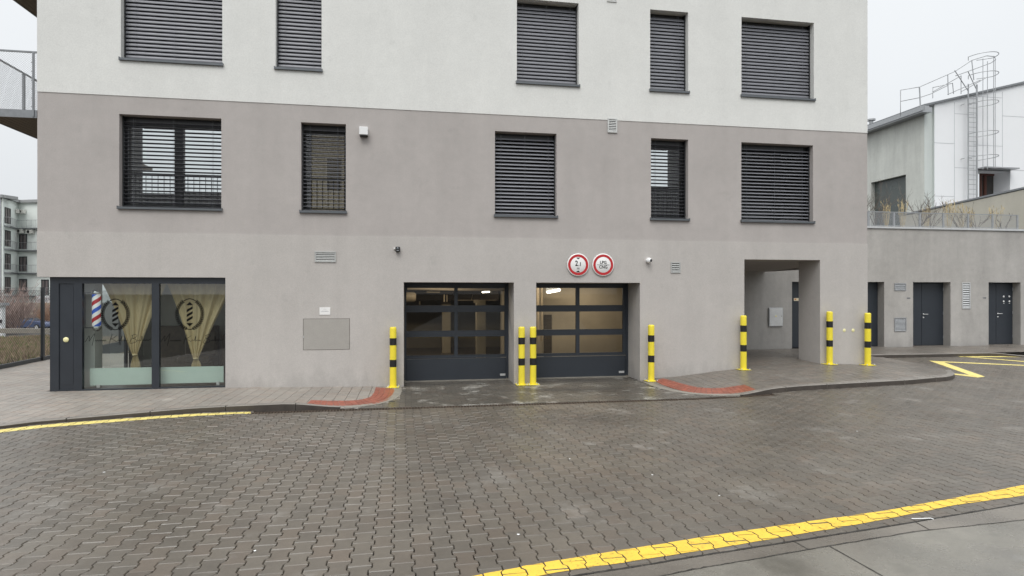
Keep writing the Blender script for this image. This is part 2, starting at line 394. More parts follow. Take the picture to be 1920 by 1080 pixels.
top.quad((XL, -.010, ZA), (XL, 4.2, ZA), (XL, 4.2, 12), (XL, -.010, 12)); top.quad((XR, -.010, ZA), (XR, 4.2, ZA), (XR, 4.2, 12), (XR, -.010, 12))
top.build('upper_wall', M['white_render'], bld, 'white rendered upper wall', fix=False)
mid = MB(); wall_cells(mid, XL, XR, ZB, ZA, list(holes_low.values()), 0, .30)
mid.quad((XL, 0, ZB), (XL, 4.2, ZB), (XL, 4.2, ZA), (XL, 0, ZA)); mid.quad((XR, 0, ZB), (XR, 4.2, ZB), (XR, 4.2, ZA), (XR, 0, ZA))
mid.build('middle_wall', M['grey_render'], bld, 'grey-brown rendered wall band', fix=False)
GH = [(G1[0], G1[1], -1, ZG), (G2[0], G2[1], -1, ZG), (PT[0], PT[1], -1, ZP), (XL-1, SH, -1, 2.297)]
gw = MB(); wall_cells(gw, XL, XR, -.4, ZB, GH[:3]+[(XL-1, SH, -1, 2.297)], -.014, .80)
gw.quad((XL, -.014, ZB), (XR, -.014, ZB), (XR, 0.0, ZB), (XL, 0.0, ZB))
gw.quad((XL, -.014, 2.297), (XL, 4.2, 2.297), (XL, 4.2, ZB), (XL, -.014, ZB))
gw.quad((PT[1], .786, -.4), (XR, .786, -.4), (XR, .786, ZP), (PT[1], .786, ZP))      # back of the passage pier
gw.quad((XR, -.014, -.4), (XR, .786, -.4), (XR, .786, ZB), (XR, -.014, ZB)); gw.quad((XR, .786, ZP-.13), (XR, 4.2, ZP-.13), (XR, 4.2, ZB), (XR, .786, ZB))
gw.quad((PT[0], .786, -.1), (PT[0], 4.2, -.1), (PT[0], 4.2, ZP), (PT[0], .786, ZP))    # left wall of the passage
gw.build('ground_floor_wall', M['light_render'], bld, 'pale grey ground floor wall', fix=False)
so = MB(); so.add([(PT[0], .786, ZP), (XR, .786, ZP), (XR, 4.2, ZP-.13), (PT[0], 4.2, ZP-.13)], [(0, 1, 2, 3)])
so.build('passage_ceiling', M['grey_render'], bld)
rf = MB(); rf.box(XL, XR, 0.35, 4.2, 12.0, 12.2); rf.build('roof', M['galv_dark'], bld)
# faint construction joints / day-joint lines in the white render
# ------------------------------------------------------------ windows
def make_window(h, kind, tilt, nc, mull=(), rail=False, label=None, backm='room', back=None):
    a, b, c, d = h; Y = 0.0
    f = MB(); yf0, yf1 = .235, .292; t = .055
    f.box(a, b, yf0, yf1, c, c+t); f.box(a, b, yf0, yf1, d-t-.10, d-.002)
    f.box(a, a+t, yf0, yf1, c+t, d-t-.10); f.box(b-t, b, yf0, yf1, c+t, d-t-.10)
    for m in mull: f.box(m-.075, m+.075, yf0+.001, yf1-.001, c+t, d-t-.10)
    win = f.build('window', M['frame_dark'], bld, label)
    g = MB(); g.quad((a, .262, c), (b, .262, c), (b, .262, d-.1), (a, .262, d-.1)); g.build('pane', M['glass'], win)
    s = MB(); e = .018
    s.add([(a-e, -.045, c-.012), (b+e, -.045, c-.012), (b+e, .235, c+.010), (a-e, .235, c+.010)], [(0, 1, 2, 3)]) if False else None
    s.box(a+.002, b-.002, -.02, .234, c-.002, c+.006)
    s.box(a-e, b+e, -.052, -.0, c-.036, c+.008)
    for x in (a-e-.006, b+e-.008): s.box(x, x+.014, -.054, .01, c-.040, c+.022)
    s.build('sill', M['sill'], win)
    # guide rails in the reveals
    for ra, rb in ((a+.002, a+.024), (b-.024, b-.002)):
        r = MB(); r.box(ra, rb, .125, .195, c+.008, d-.002); r.build('guide_rail', M['frame_dark'], win)
    # raised blind of profiled slats
    sl = MB(); pit = .0795; n = int((d-c-.075)/pit); w2 = .04; ct, st = cos(radians(tilt)), sin(radians(tilt))
    prof = [(-1, -.25), (-.55, .06), (0, .16), (.55, .06), (1, -.25)]
    for i in range(n):
        z = c+.045+pit*i; tw = radians(tilt+random.uniform(-.8, .8)); ct, st = cos(tw), sin(tw)
        pr = []
        for (u, hh) in prof:
            yy, zz = u*w2, hh*.028
            pr.append((.160+yy*ct-zz*st, z+yy*st+zz*ct))
        x0, x1 = a+.020, b-.020; vs = []
        for x in (x0, x1):
            for (yy, zz) in pr: vs.append((x, yy, zz))
            for (yy, zz) in reversed(pr): vs.append((x, yy, zz-.0016))
        m = 10
        sl.add(vs, [(k, (k+1) % m, m+(k+1) % m, m+k) for k in range(m)])
    sl.bbox(a+.022, b-.022, .13, .19, c+.010, c+.030, .003)                         # bottom rail
    for k in range(nc):
        x = a+(b-a)*((k+.5)/nc if nc > 2 else (.18 if k == 0 else .80)) if nc != 3 else a+(b-a)*(.11, .5, .89)[k]
        sl.tube([(x, .117, c+.02), (x, .117, d-.02)], .0022, 4, False); sl.tube([(x, .203, c+.02), (x, .203, d-.02)], .0022, 4, False)
    sl.build('blind', M['slat'], win)
    pb = MB(); pb.box(a+.002, b-.002, .205, .233, d-.15, d-.003); pb.build('blind_box_shadow', M['black_plastic'], win)  # pelmet box, its black standing in for the shadow in the recess
    if rail:
        q = MB(); q.box(a+.001, b-.001, .206, .226, 4.365, 4.395); q.box(a+.001, b-.001, .206, .226, c+.07, c+.09)
        x = a+.06
        while x < b-.03: q.tube([(x, .216, c+.08), (x, .216, 4.37)], .0065, 5, False); x += .112
        q.build('guard_rail', M['frame_dark'], win)
    # the room behind
    rm = MB(); y0, y1 = .30, 1.9 if back else 1.6; x0, x1, z0, z1 = a-.35, b+.35, c-.35, d+.33
    if not back: z1 = d+.05
    rm.quad((x0, y0, z0), (x0, y1, z0), (x0, y1, z1), (x0, y0, z1)); rm.quad((x1, y0, z0), (x1, y1, z0), (x1, y1, z1), (x1, y0, z1))
    rm.quad((x0, y0, z0), (x1, y0, z0), (x1, y1, z0), (x0, y1, z0)); rm.quad((x0, y0, z1), (x1, y0, z1), (x1, y1, z1), (x0, y1, z1))
    wall_cells(rm, x0, x1, z0, z1, back or [], y1, .08)
    # front cheeks around the frame
    for q4 in ((x0, a, z0, z1), (b, x1, z0, z1), (a, b, z0, c), (a, b, d, z1)):
        if q4[3]-q4[2] > .01: rm.quad((q4[0], y0, q4[2]), (q4[1], y0, q4[2]), (q4[1], y0, q4[3]), (q4[0], y0, q4[3]))
    rm.build('room_interior', M[backm], win, fix=False)
    return win
def zz(px, py, Y): return ZY(px, py, Y)
M['room_warm'] = mat('room_cream', (.52, .45, .32), .9)
M['curtain_cream'] = mat('curtain_cream', (.55, .47, .33), .9)
Yb = 1.9
h = holes_low
make_window(h['L1'], 'open', -11, 3, [XY(336, .262)], True, 'wide window with open slats and sky showing through', 'room',
            [(XY(259, Yb), XY(327, Yb), zz(290, 362, Yb), zz(290, 241, Yb)), (XY(345, Yb), XY(345, Yb)+1.25, zz(370, 362, Yb), zz(370, 243, Yb))])
wL2 = make_window(h['L2'], 'open', 3, 2, [], True, 'narrow window with open slats and a cream room behind', 'room_warm',
            [(h['L2'][0]-.3, h['L2'][1]+.3, h['L2'][2]-.2, h['L2'][3]+.3)])
def sheer():
    m, t, p = newmat('sheer_curtain'); N, Lk = t.nodes, t.links; N.remove(p)
    d = N.new('ShaderNodeBsdfDiffuse'); d.inputs[0].default_value = (.50, .40, .26, 1); tl = N.new('ShaderNodeBsdfTranslucent'); tl.inputs[0].default_value = (.60, .50, .33, 1)
    x = N.new('ShaderNodeMixShader'); x.inputs[0].default_value = .6; Lk.new(d.outputs[0], x.inputs[1]); Lk.new(tl.outputs[0], x.inputs[2]); Lk.new(x.outputs[0], N['Material Output'].inputs[0]); return m
cu_ = MB(); a, b, c, d = h['L2']; n_ = 60; a2, b2 = a-.3, b+.3; vs = []; sb_ = MB(); sb_.box(a-.3, a+.12, .50, .58, c-.2, d+.3); sb_.build('dark_blocker', M['room'], wL2)  # dark box added to block the bright strip at the left
for zz_ in (c-.2, d-.06):
    for i in range(n_+1): vs.append((a2+(b2-a2)*i/n_, .62+.018*sin(i*1.3)+.008*sin(i*3.1), zz_))
cu_.add(vs, [(i, i+1, n_+2+i, n_+1+i) for i in range(n_)], True); cu_.build('sheer_curtain', sheer(), wL2, fix=False)
wd_ = MB(); wx0, wx1 = XY(613, .5), XY(640, .5); wd_.box(wx0, wx1, .52, .57, ZY(626, 356, .5), ZY(626, 297, .5)); wd_.build('wooden_board', mat('brown_board', (.20, .13, .055), .7, noise=.15, nscale=8), wL2)
make_window(h['L3'], 'half', 37, 3, [], False, 'window with half closed slats')
make_window(h['L4'], 'open', -11, 2, [], True, 'narrow window with open slats, half dark inside', 'room',
            [(XY(1205, Yb), XY(1258, Yb), zz(1240, 350, Yb), zz(1240, 281, Yb))])
make_window(h['L5'], 'half', 27, 3, [XY(1457, .262)], False, 'wide window with half open slats over a dark room')
u = holes_upp
for k, nc in (('W1', 3), ('W2', 2), ('W3', 3), ('W4', 2), ('W5', 3)): make_window(u[k], 'shut', 61, nc)

# ------------------------------------------------------------ garage doors
DY = .80
def garage_door(px0, px1, cols, rows, pb, floor, G, plate, lab):
    """door leaf in the plane DY, read off the photograph's rows"""
    s = lambda px: XY(px, DY); xm = (px0+px1)/2; zf = lambda y: ZY(xm, y, DY)
    x0, x1 = G
    f = MB(); f.cur = 0
    holes = [(s(a), s(b), zf(r1), zf(r0)) for a, b in cols for r0, r1 in rows]
    y0 = DY-.045
    ztop = ZG-.03
    wall_cells(f, x0+.003, x1-.003, zf(pb[0])+.006, ztop, holes, y0, .05)
    # glazing beads and section joints
    for a, b, c, d in holes:
        for q in ((a-.012, b+.012, d, d+.012), (a-.012, b+.012, c-.012, c), (a-.012, a, c, d), (b, b+.012, c, d)): f.box(q[0], q[1], y0-.008, y0-.001, q[2], q[3])
    f.box(x0+.004, x0+.05, y0-.03, y0-.002, 0.03, ztop); f.box(x1-.05, x1-.004, y0-.03, y0-.002, 0.03, ztop)
    zs = [(zf(rows[i][1])+zf(rows[i+1][0]))/2 for i in range(len(rows)-1)]
    for z in zs: f.box(x0+.05, x1-.05, y0-.006, y0-.0005, z-.018, z-.008)
    f.box(x0+.003, x1-.003, y0-.012, y0-.002, ZG-.06, ZG-.004)
    d = f.build('garage_door', M['anthracite_door'], bld, lab)
    p = MB(); p.bbox(x0+.05, x1-.05, y0-.004, y0+.04, zf(pb[1]), zf(pb[0])-.004, .006)
    p.build('bottom_panel', M['anthracite_door'], d)
    hl = MB(); hl.box(x0+.05, x1-.05, y0-.012, y0-.0045, zf(pb[0])-.012, zf(pb[0])-.002); hl.build('panel_highlight', M['sill'], d)  # lighter metal strip standing in for the highlight along the panel joint
    sl = MB(); sl.box(x0+.05, x1-.05, y0+.002, y0+.03, Hwalk((x0+x1)/2, .7)-.01, zf(pb[1])-.001); sl.build('rubber_seal', M['black_plastic'], d)
    for a, b, c, dd in holes:
        g = MB(); g.quad((a, DY-.02, c), (b, DY-.02, c), (b, DY-.02, dd), (a, DY-.02, dd)); g.build('pane', M['garage_glass'], d)
    m = MB(); m.bbox(s(plate[0]), s(plate[1]), y0-.010, y0-.003, ZY(plate[0], plate[3], DY), ZY(plate[0], plate[2], DY), .002); m.build('maker_plate', M['alu'], d)
    th = MB(); th.box(x0+.002, x1-.002, DY-.16, DY+.25, -.10, Hwalk((x0+x1)/2, .7)+.012); th.build('threshold', M['kerb_pale'], d)
    return d
garage_door(757, 953, [(761.5, 851.5), (858, 945.5)], [(540, 572.5), (585, 619.5), (631, 665)], (671, 713), 717, G1, (937, 947, 700, 704),
            'garage door with pipes visible behind the top panes')
garage_door(1005, 1175, [(1004, 1079), (1085.5, 1166.5)], [(540, 572), (584, 617), (628, 661)], (667, 707), 711, G2, (1159, 1169, 695, 699),
            'garage door with a lit lamp behind its top pane')
# garage interior
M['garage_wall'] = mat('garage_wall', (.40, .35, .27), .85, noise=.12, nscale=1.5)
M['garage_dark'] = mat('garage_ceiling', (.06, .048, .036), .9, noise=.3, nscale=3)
M['garage_floor'] = mat('garage_floor', (.16, .13, .10), .45, noise=.2, nscale=2)
gi = MB(); gx0, gx1, gy0, gy1, gz1 = -3.2, 6.8, .86, 9.0, 2.62
gi.quad((gx0, gy1, -.1), (gx1, gy1, -.1), (gx1, gy1, gz1), (gx0, gy1, gz1))
gi.quad((gx0, gy0, -.1), (gx0, gy1, -.1), (gx0, gy1, gz1), (gx0, gy0, gz1)); gi.quad((gx1, gy0, -.1), (gx1, gy1, -.1), (gx1, gy1, gz1), (gx1, gy0, gz1))
wall_cells(gi, gx0, gx1, -.1, gz1, [(G1[0], G1[1], -2, ZG), (G2[0], G2[1], -2, ZG)], gy0, 0.0)
PX = XY(1000, 3.5)
gi.box(2.55, gx1-.02, 4.1, 4.3, -.1, gz1-.01)                # partition behind the second bay
gi.build('garage_interior', M['garage_wall'], bld, fix=False)
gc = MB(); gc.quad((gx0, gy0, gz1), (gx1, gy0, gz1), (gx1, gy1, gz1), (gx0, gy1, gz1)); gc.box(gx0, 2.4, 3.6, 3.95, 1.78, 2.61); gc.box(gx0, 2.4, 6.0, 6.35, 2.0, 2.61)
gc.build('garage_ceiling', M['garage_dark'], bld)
gf = MB(); gf.quad((gx0, gy0+.2, -.012), (gx1, gy0+.2, -.012), (gx1, gy1, -.012), (gx0, gy1, -.012)); gf.build('garage_floor', M['garage_floor'], bld)
gcol = MB()
for x, y in ((1.15, 7.2), (-.35, 8.2), (2.1, 5.4), (-.9, 5.6)):
    gcol = MB(); gcol.box(x-.14, x+.14, y-.14, y+.14, -.1, gz1-.01); gcol.build('garage_column', M['room_warm'], bld)
gp_ = MB()
PP_ = lambda px, py, Y: onY(px, py, Y)
gp_.tube([PP_(764, 541, 2.3), PP_(852, 543, 2.3), PP_(950, 543.5, 2.3)], .040, 10); gp_.tube([PP_(750, 548, 2.6), PP_(850, 549, 2.6)], .014, 8)
gp_.tube([PP_(800, 546, 2.4), PP_(825, 546, 2.4)], .055, 10); gp_.tube([PP_(833, 552, 2.5), PP_(833, 566, 2.5)], .020, 8); gp_.tube([PP_(838, 552, 2.5), PP_(838, 566, 2.5)], .012, 8)
gp_.tube([PP_(857, 563, 2.7), PP_(930, 563, 2.7)], .010, 6); gp_.tube([PP_(886, 552, 2.7), PP_(884, 562, 2.7)], .008, 6); gp_.tube([PP_(787, 565, 2.7), PP_(787, 572, 2.7)], .008, 6)
a_, b_ = PP_(888, 562, 2.66), PP_(897, 568, 2.6); gp_.box(a_.x, b_.x, 2.6, 2.68, b_.z, a_.z); a_, b_ = PP_(921, 546, 2.5), PP_(934, 551, 2.5); gp_.box(a_.x, b_.x, 2.5, 2.55, b_.z, a_.z)
for px in (1008, 1016): gp_.tube([PP_(px, 536, 3.6), PP_(px, 640, 3.6)], .05 if px < 1010 else .03, 8)
M['pipe'] = mat('pipe_beige', (.42, .35, .25), .5, noise=.2, nscale=8)
gp_.build('garage_pipes', M['pipe'], bld)
gt_ = MB(); gt_.tube([PP_(750, 558, 2.4), PP_(776, 557, 2.4), PP_(780, 557, 2.4)], [.13, .13, .09], 16); gt_.build('garage_tank', M['pipe'], bld)
# strip lamp near the second door, and one deeper in the first bay
M['tube_lit'] = mat('tube_lit', (.9, .9, .85), .4, emit=((1.0, .93, .78), 9.0))
lampr = thing('strip_lamp', (3.4, 3.3, 2.3), 'lit white strip lamp hanging inside the right garage bay', 'lamp')
l0 = onY(1026, 548.5, 3.3); l1 = onY(1050, 543.5, 3.3)
lt = MB(); lt.tube([l0, l1], .032, 12); lt.build('tube', M['tube_lit'], lampr)
lamp2 = thing('strip_lamp', tuple(onY(911, 549, 3.0)), 'small lit strip lamp seen through the top right pane of the left garage door', 'lamp')
l2 = MB(); l2.tube([onY(904, 548, 3.0), onY(918, 547, 3.0)], .018, 10); l2.build('tube', M['tube_lit'], lamp2)
l3 = MB(); a_, b_ = onY(903, 548, 3.04), onY(919, 545, 3.04); l3.box(a_.x, b_.x, 3.02, 3.07, a_.z, b_.z+.03); l3.build('housing', M['galv_dark'], lamp2)
lh = MB(); lh.box(l0.x-.02, l1.x+.02, 3.36, 3.42, l0.z, l1.z+.10); lh.tube([(l1.x, 3.35, l1.z+.05), (l1.x+.5, 3.35, l1.z+.14)], .008, 5); lh.build('housing', M['galv_dark'], lampr)
for (x, y, e) in ((3.6, 2.9, 22), (4.9, 3.2, 18), (.6, 4.9, 20), (.7, 1.5, 14)):
    ld = bpy.data.lights.new('garage_light', 'AREA'); ld.shape = 'RECTANGLE'; ld.size = 1.1; ld.size_y = .12; ld.energy = e; ld.color = (1, .90, .72)
    lo = bpy.data.objects.new('garage_light', ld); lo.location = (x, y, 2.42); link(lo)
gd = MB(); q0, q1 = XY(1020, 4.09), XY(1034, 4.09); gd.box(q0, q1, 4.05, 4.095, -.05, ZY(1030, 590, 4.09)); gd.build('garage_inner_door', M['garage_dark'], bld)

# ------------------------------------------------------------ barber shop front
SY = .10
sx = lambda px: XY(px, SY); sz = lambda px, py: ZY(px, py, SY)
ZT = 2.296; X0 = sx(95.3)
f = MB()
za, zb_ = .100, 2.17     # glass bottom and top
f.box(X0, SH-.002, SY-.03, SY+.05, ZT-.125, ZT-.002)        # head
f.box(X0, SH-.002, SY-.03, SY+.05, .02, za)                # sill rail
for p0, p1 in ((95.3, 112), (139.5, 155.5), (285.5, 299.5)): f.box(sx(p0)+.001, sx(p1), SY-.032, SY+.048, za-.03, ZT-.10)
f.box(SH-.030, SH-.004, SY-.028, SY+.046, za-.03, ZT-.10)
f.box(sx(112), sx(139.5), SY-.012, SY+.03, za-.01, ZT-.10)   # recessed service panel
f.box(sx(112)+.02, sx(139.5)-.01, SY-.018, SY-.011, za+.10, ZT-.19)
for px in (106, 123, 136, 157, 221, 286, 305, 360, 417): f.bbox(sx(px)-.02, sx(px)+.02, SY-.045, SY-.029, .06, .085, .004)
for ya_, yb_2 in ((SY+.05, .34), (1.75, 1.85), (3.1, 3.2)): f.box(X0, X0+.05, ya_, yb_2, .02, ZT-.002)
f.box(X0, X0+.05, .34, 3.1, .02, za+.02); f.box(X0, X0+.05, .34, 3.1, ZT-.12, ZT-.002)
shop = f.build('shop_front', M['anthracite'], bld, 'anthracite shop front frame')
for a, b in ((155.5, 285.5), (299.5, 423)):
    g = MB(); g.quad((sx(a), SY+.01, za), (min(sx(b), SH-.03), SY+.01, za), (min(sx(b), SH-.03), SY+.01, ZT-.12), (sx(a), SY+.01, ZT-.12)); g.build('shop_pane', M['shop_glass'], shop)
M['frost'] = mat('frosted_film', (.50, .62, .56), .5, noise=.04, nscale=6)
for a, b, c, d in ((169, 286, 689.5, 721.5), (300, 419.5, 687.5, 718)):
    g = MB(); xa, xb = XY(a, SY+.16), XY(b, SY+.16); g.box(xa, xb, SY+.15, SY+.162, ZY((a+b)/2, d, SY+.16), ZY((a+b)/2, c, SY+.16)); g.build('frosted_screen', M['frost'], shop)
    k = MB(); xk = XY(185 if a < 200 else 409, SY+.15); k.box(xk-.03, xk+.03, SY+.13, SY+.148, .10, ZY((a+b)/2, d, SY+.16)+.02); k.build('screen_foot', M['alu'], shop)
dot = MB(); c = onY(123.5, 637, SY-.03); dot.lathe((c.x, c.y, c.z), [(.001, -.006), (.047, -.006), (.05, 0), (.05, .008)], 20, 'Y'); dot.build('round_marker', mat('pale_yellow_disc', (.80, .76, .42), .5), shop)
g = MB(); g.quad((X0+.02, .34, za), (X0+.02, 3.1, za), (X0+.02, 3.1, ZT-.12), (X0+.02, .34, ZT-.12)); g.build('side_pane', M['shop_glass'], shop)
# shop interior
M['shop_wall'] = mat('shop_wall', (.66, .68, .64), .85, noise=.06, nscale=1.5)
si = MB(); a0, a1 = X0+.06, SH+1.1
si.quad((a0, 4.0, 0), (a1, 4.0, 0), (a1, 4.0, 2.6), (a0, 4.0, 2.6)); si.quad((a1, .3, 0), (a1, 4, 0), (a1, 4, 2.6), (a1, .3, 2.6))
si.quad((a0, .25, 2.5), (a1, .25, 2.5), (a1, 4, 2.5), (a0, 4, 2.5)); si.box(a0+.3, a0+.55, .45, .75, .05, 2.49)
si.quad((a0+.001, 3.2, 0), (a0+.001, 4, 0), (a0+.001, 4, 2.6), (a0+.001, 3.2, 2.6)); si.box(SH+.0, a1, .28, .30, 0, 2.6)
si.build('shop_interior', M['shop_wall'], shop, fix=False)
sf = MB(); sf.box(X0+.05, a1, SY+.06, 4.0, 0.02, .085); sf.build('shop_floor', mat('shop_floor', (.10, .08, .06), .4, noise=.2, nscale=4), shop)
fu = MB(); fu.bbox(-6.3, -4.9, 3.2, 3.7, .08, 1.15, .02); fu.bbox(-4.6, -3.2, 2.8, 3.6, .08, .95, .02); fu.bbox(-5.2, -4.5, 1.6, 2.2, .4, .55, .04); fu.bbox(-5.2, -4.5, 2.1, 2.25, .5, 1.1, .04)
fu.build('shop_furniture', mat('dark_wood', (.09, .065, .04), .5, noise=.3, nscale=10), shop)
# curtains
M['curtain'] = mat('curtain_gold', (.56, .46, .27), .85, noise=.06, nscale=3)
def curtain(tl, tr, topy, gx, gy, tail, lab, seedv):
    Yc = .42; rnd = random.Random(seedv); root = thing('curtain', (XY(gx, Yc), Yc, .1), lab, 'curtain', None)
    mb = MB(); nu, nv = 120, 40
    xt0, xt1 = XY(tl, Yc), XY(tr, Yc); zt, zg, ze = ZT+.02, ZY(gx, gy, Yc), ZY(gx, tail, Yc); xg = XY(gx, Yc)
    ph = [rnd.uniform(0, 6.28) for _ in range(4)]
    vs = []
    for j in range(nv+1):
        v = j/nv; z = zt+(zg-zt)*v
        k = (1-v)**.92; wg = .045
        for i in range(nu+1):
            s = i/nu; x0 = xt0*k+(xg-wg)*(1-k); x1 = xt1*k+(xg+wg)*(1-k)
            sag = .05*sin(pi*v)
            x = x0+(x1-x0)*s+(sag*(1-2*s))
            amp = .05*(.25+.75*(1-v))+.012
            y = Yc+amp*(sin(s*2*pi*4+ph[0]+1.1*sin(s*7+ph[1]))*.75+.25*sin(s*2*pi*9+ph[2]))+.02*sin(v*5)
            vs.append((x, y, z))
    fs = [(j*(nu+1)+i, j*(nu+1)+i+1, (j+1)*(nu+1)+i+1, (j+1)*(nu+1)+i) for j in range(nv) for i in range(nu)]
    mb.add(vs, fs, True); mb.build('drape', M['curtain'], root, fix=False)
    t = MB(); vs = []
    for j in range(11):
        v = j/10; z = zg+(ze-zg)*v
        for i in range(41):
            s = i/40; wd = .045+.05*sm(v*1.3); vs.append((xg-wd+2*wd*s, Yc+.018*sin(s*2*pi*5+1)*(.6+v), z))
    t.add(vs, [(j*41+i, j*41+i+1, (j+1)*41+i+1, (j+1)*41+i) for j in range(10) for i in range(40)], True); t.build('tail', M['curtain'], root, fix=False)
    tb = MB(); tb.lathe((xg, Yc, zg), [(.046, -.018), (.056, -.008), (.056, .012), (.046, .02)], 18); tb.build('tieback', M['curtain'], root)
curtain(186, 318, 545, 253.5, 665, 693, 'gold curtain tied near the floor behind the left shop pane', 1)
curtain(308, 446, 545, 367.5, 672, 690, 'gold curtain tied near the floor behind the right shop pane', 2)
# barber pole
Yp = .30
bp = onY(181, 612, Yp); bt = onY(181, 551, Yp)
pole = thing('barber_pole', (bp.x, Yp, bp.z-.09), 'red, white and blue striped barber pole inside the left shop pane', 'barber pole')
def stripes():
    m, t, p = newmat('barber_stripes'); N, Lk = t.nodes, t.links
    g = N.new('ShaderNodeNewGeometry'); s = N.new('ShaderNodeSeparateXYZ'); Lk.new(g.outputs['Position'], s.inputs[0])
    def mth(op, a, b=None):
        k = N.new('ShaderNodeMath'); k.operation = op
        for i, x in enumerate((a, b)):
            if x is None: continue
            if isinstance(x, (int, float)): k.inputs[i].default_value = x
            else: Lk.new(x, k.inputs[i])
        return k.outputs[0]
    ang = mth('ARCTAN2', mth('SUBTRACT', s.outputs['Y'], Yp), mth('SUBTRACT', s.outputs['X'], bp.x))
    tt = mth('ADD', mth('MULTIPLY', mth('SUBTRACT', s.outputs['Z'], bp.z), 1/.335), mth('MULTIPLY', ang, -1/(2*pi)))
    fr = mth('FRACT', mth('ADD', tt, 10.43)); cr = N.new('ShaderNodeValToRGB'); cr.color_ramp.interpolation = 'CONSTANT'
    R, W, B = (.42, .02, .03, 1), (.82, .82, .82, 1), (.03, .10, .50, 1)
    el = cr.color_ramp.elements; el[0].position = 0; el[0].color = R; el[1].position = .25; el[1].color = W
    for q, cc in ((.5, B), (.75, W)): x = el.new(q); x.color = cc
    Lk.new(fr, cr.inputs[0]); Lk.new(cr.outputs[0], p.inputs['Base Color']); p.inputs['Roughness'].default_value = .25
    Lk.new(cr.outputs[0], p.inputs['Emission Color']); p.inputs['Emission Strength'].default_value = .25
    return m
m = MB(); m.lathe((bp.x, Yp, bp.z), [(.066, 0), (.078, .02), (.078, bt.z-bp.z-.02), (.066, bt.z-bp.z)], 28); m.build('striped_cylinder', stripes(), pole)
for zc, sg in ((bp.z, -1), (bt.z, 1)):
    m = MB(); pr = [(.082, -.004), (.088, .015), (.088, .03), (.078, .055), (.052, .085), (.02, .10)]
    m.lathe((bp.x, Yp, zc), [(r, sg*hh) for r, hh in pr], 24); m.build('end_cap', mat('chrome', (.6, .62, .60), .15, .9), pole)
m = MB(); m.box(bp.x-.27, bp.x-.22, Yp-.02, Yp+.06, bp.z-.02, bt.z+.02); m.box(bp.x-.25, bp.x-.08, Yp-.015, Yp+.015, bp.z-.035, bp.z-.015); m.box(bp.x-.25, bp.x-.08, Yp-.015, Yp+.015, bt.z+.015, bt.z+.035); m.build('bracket', M['galv_dark'], pole)
# window decals: wreath round a pole emblem, script line below
def leaf(mb, c, a, l, wd, Y):
    d = Vector((cos(a), 0, sin(a))); n = Vector((-sin(a), 0, cos(a))); c = Vector((c[0], Y, c[1]))
    mb.add([c, c+d*l*.5+n*wd, c+d*l, c+d*l*.5-n*wd*.35], [(0, 1, 2, 3)])
def stroke(mb, pts, r, Y, ox, oz, sx_, sz_):
    P = [Vector((ox+p[0]*sx_, 0, oz+p[1]*sz_)) for p in pts]
    # smooth
    Q = []
    for i in range(len(P)-1):
        p0 = P[max(i-1, 0)]; p1 = P[i]; p2 = P[i+1]; p3 = P[min(i+2, len(P)-1)]
        for k in range(4):
            t = k/4; Q.append(.5*((2*p1)+(p2-p0)*t+(2*p0-5*p1+4*p2-p3)*t*t+(3*p1-p0-3*p2+p3)*t**3))
    Q.append(P[-1])
    for a, b in zip(Q, Q[1:]):
        d = (b-a)
        if d.length < 1e-6: continue
        d.normalize(); n = Vector((-d.z, 0, d.x))*r; y = Vector((0, Y, 0))
        mb.add([a+n+y, b+n+y, b-n+y, a-n+y], [(0, 1, 2, 3)])
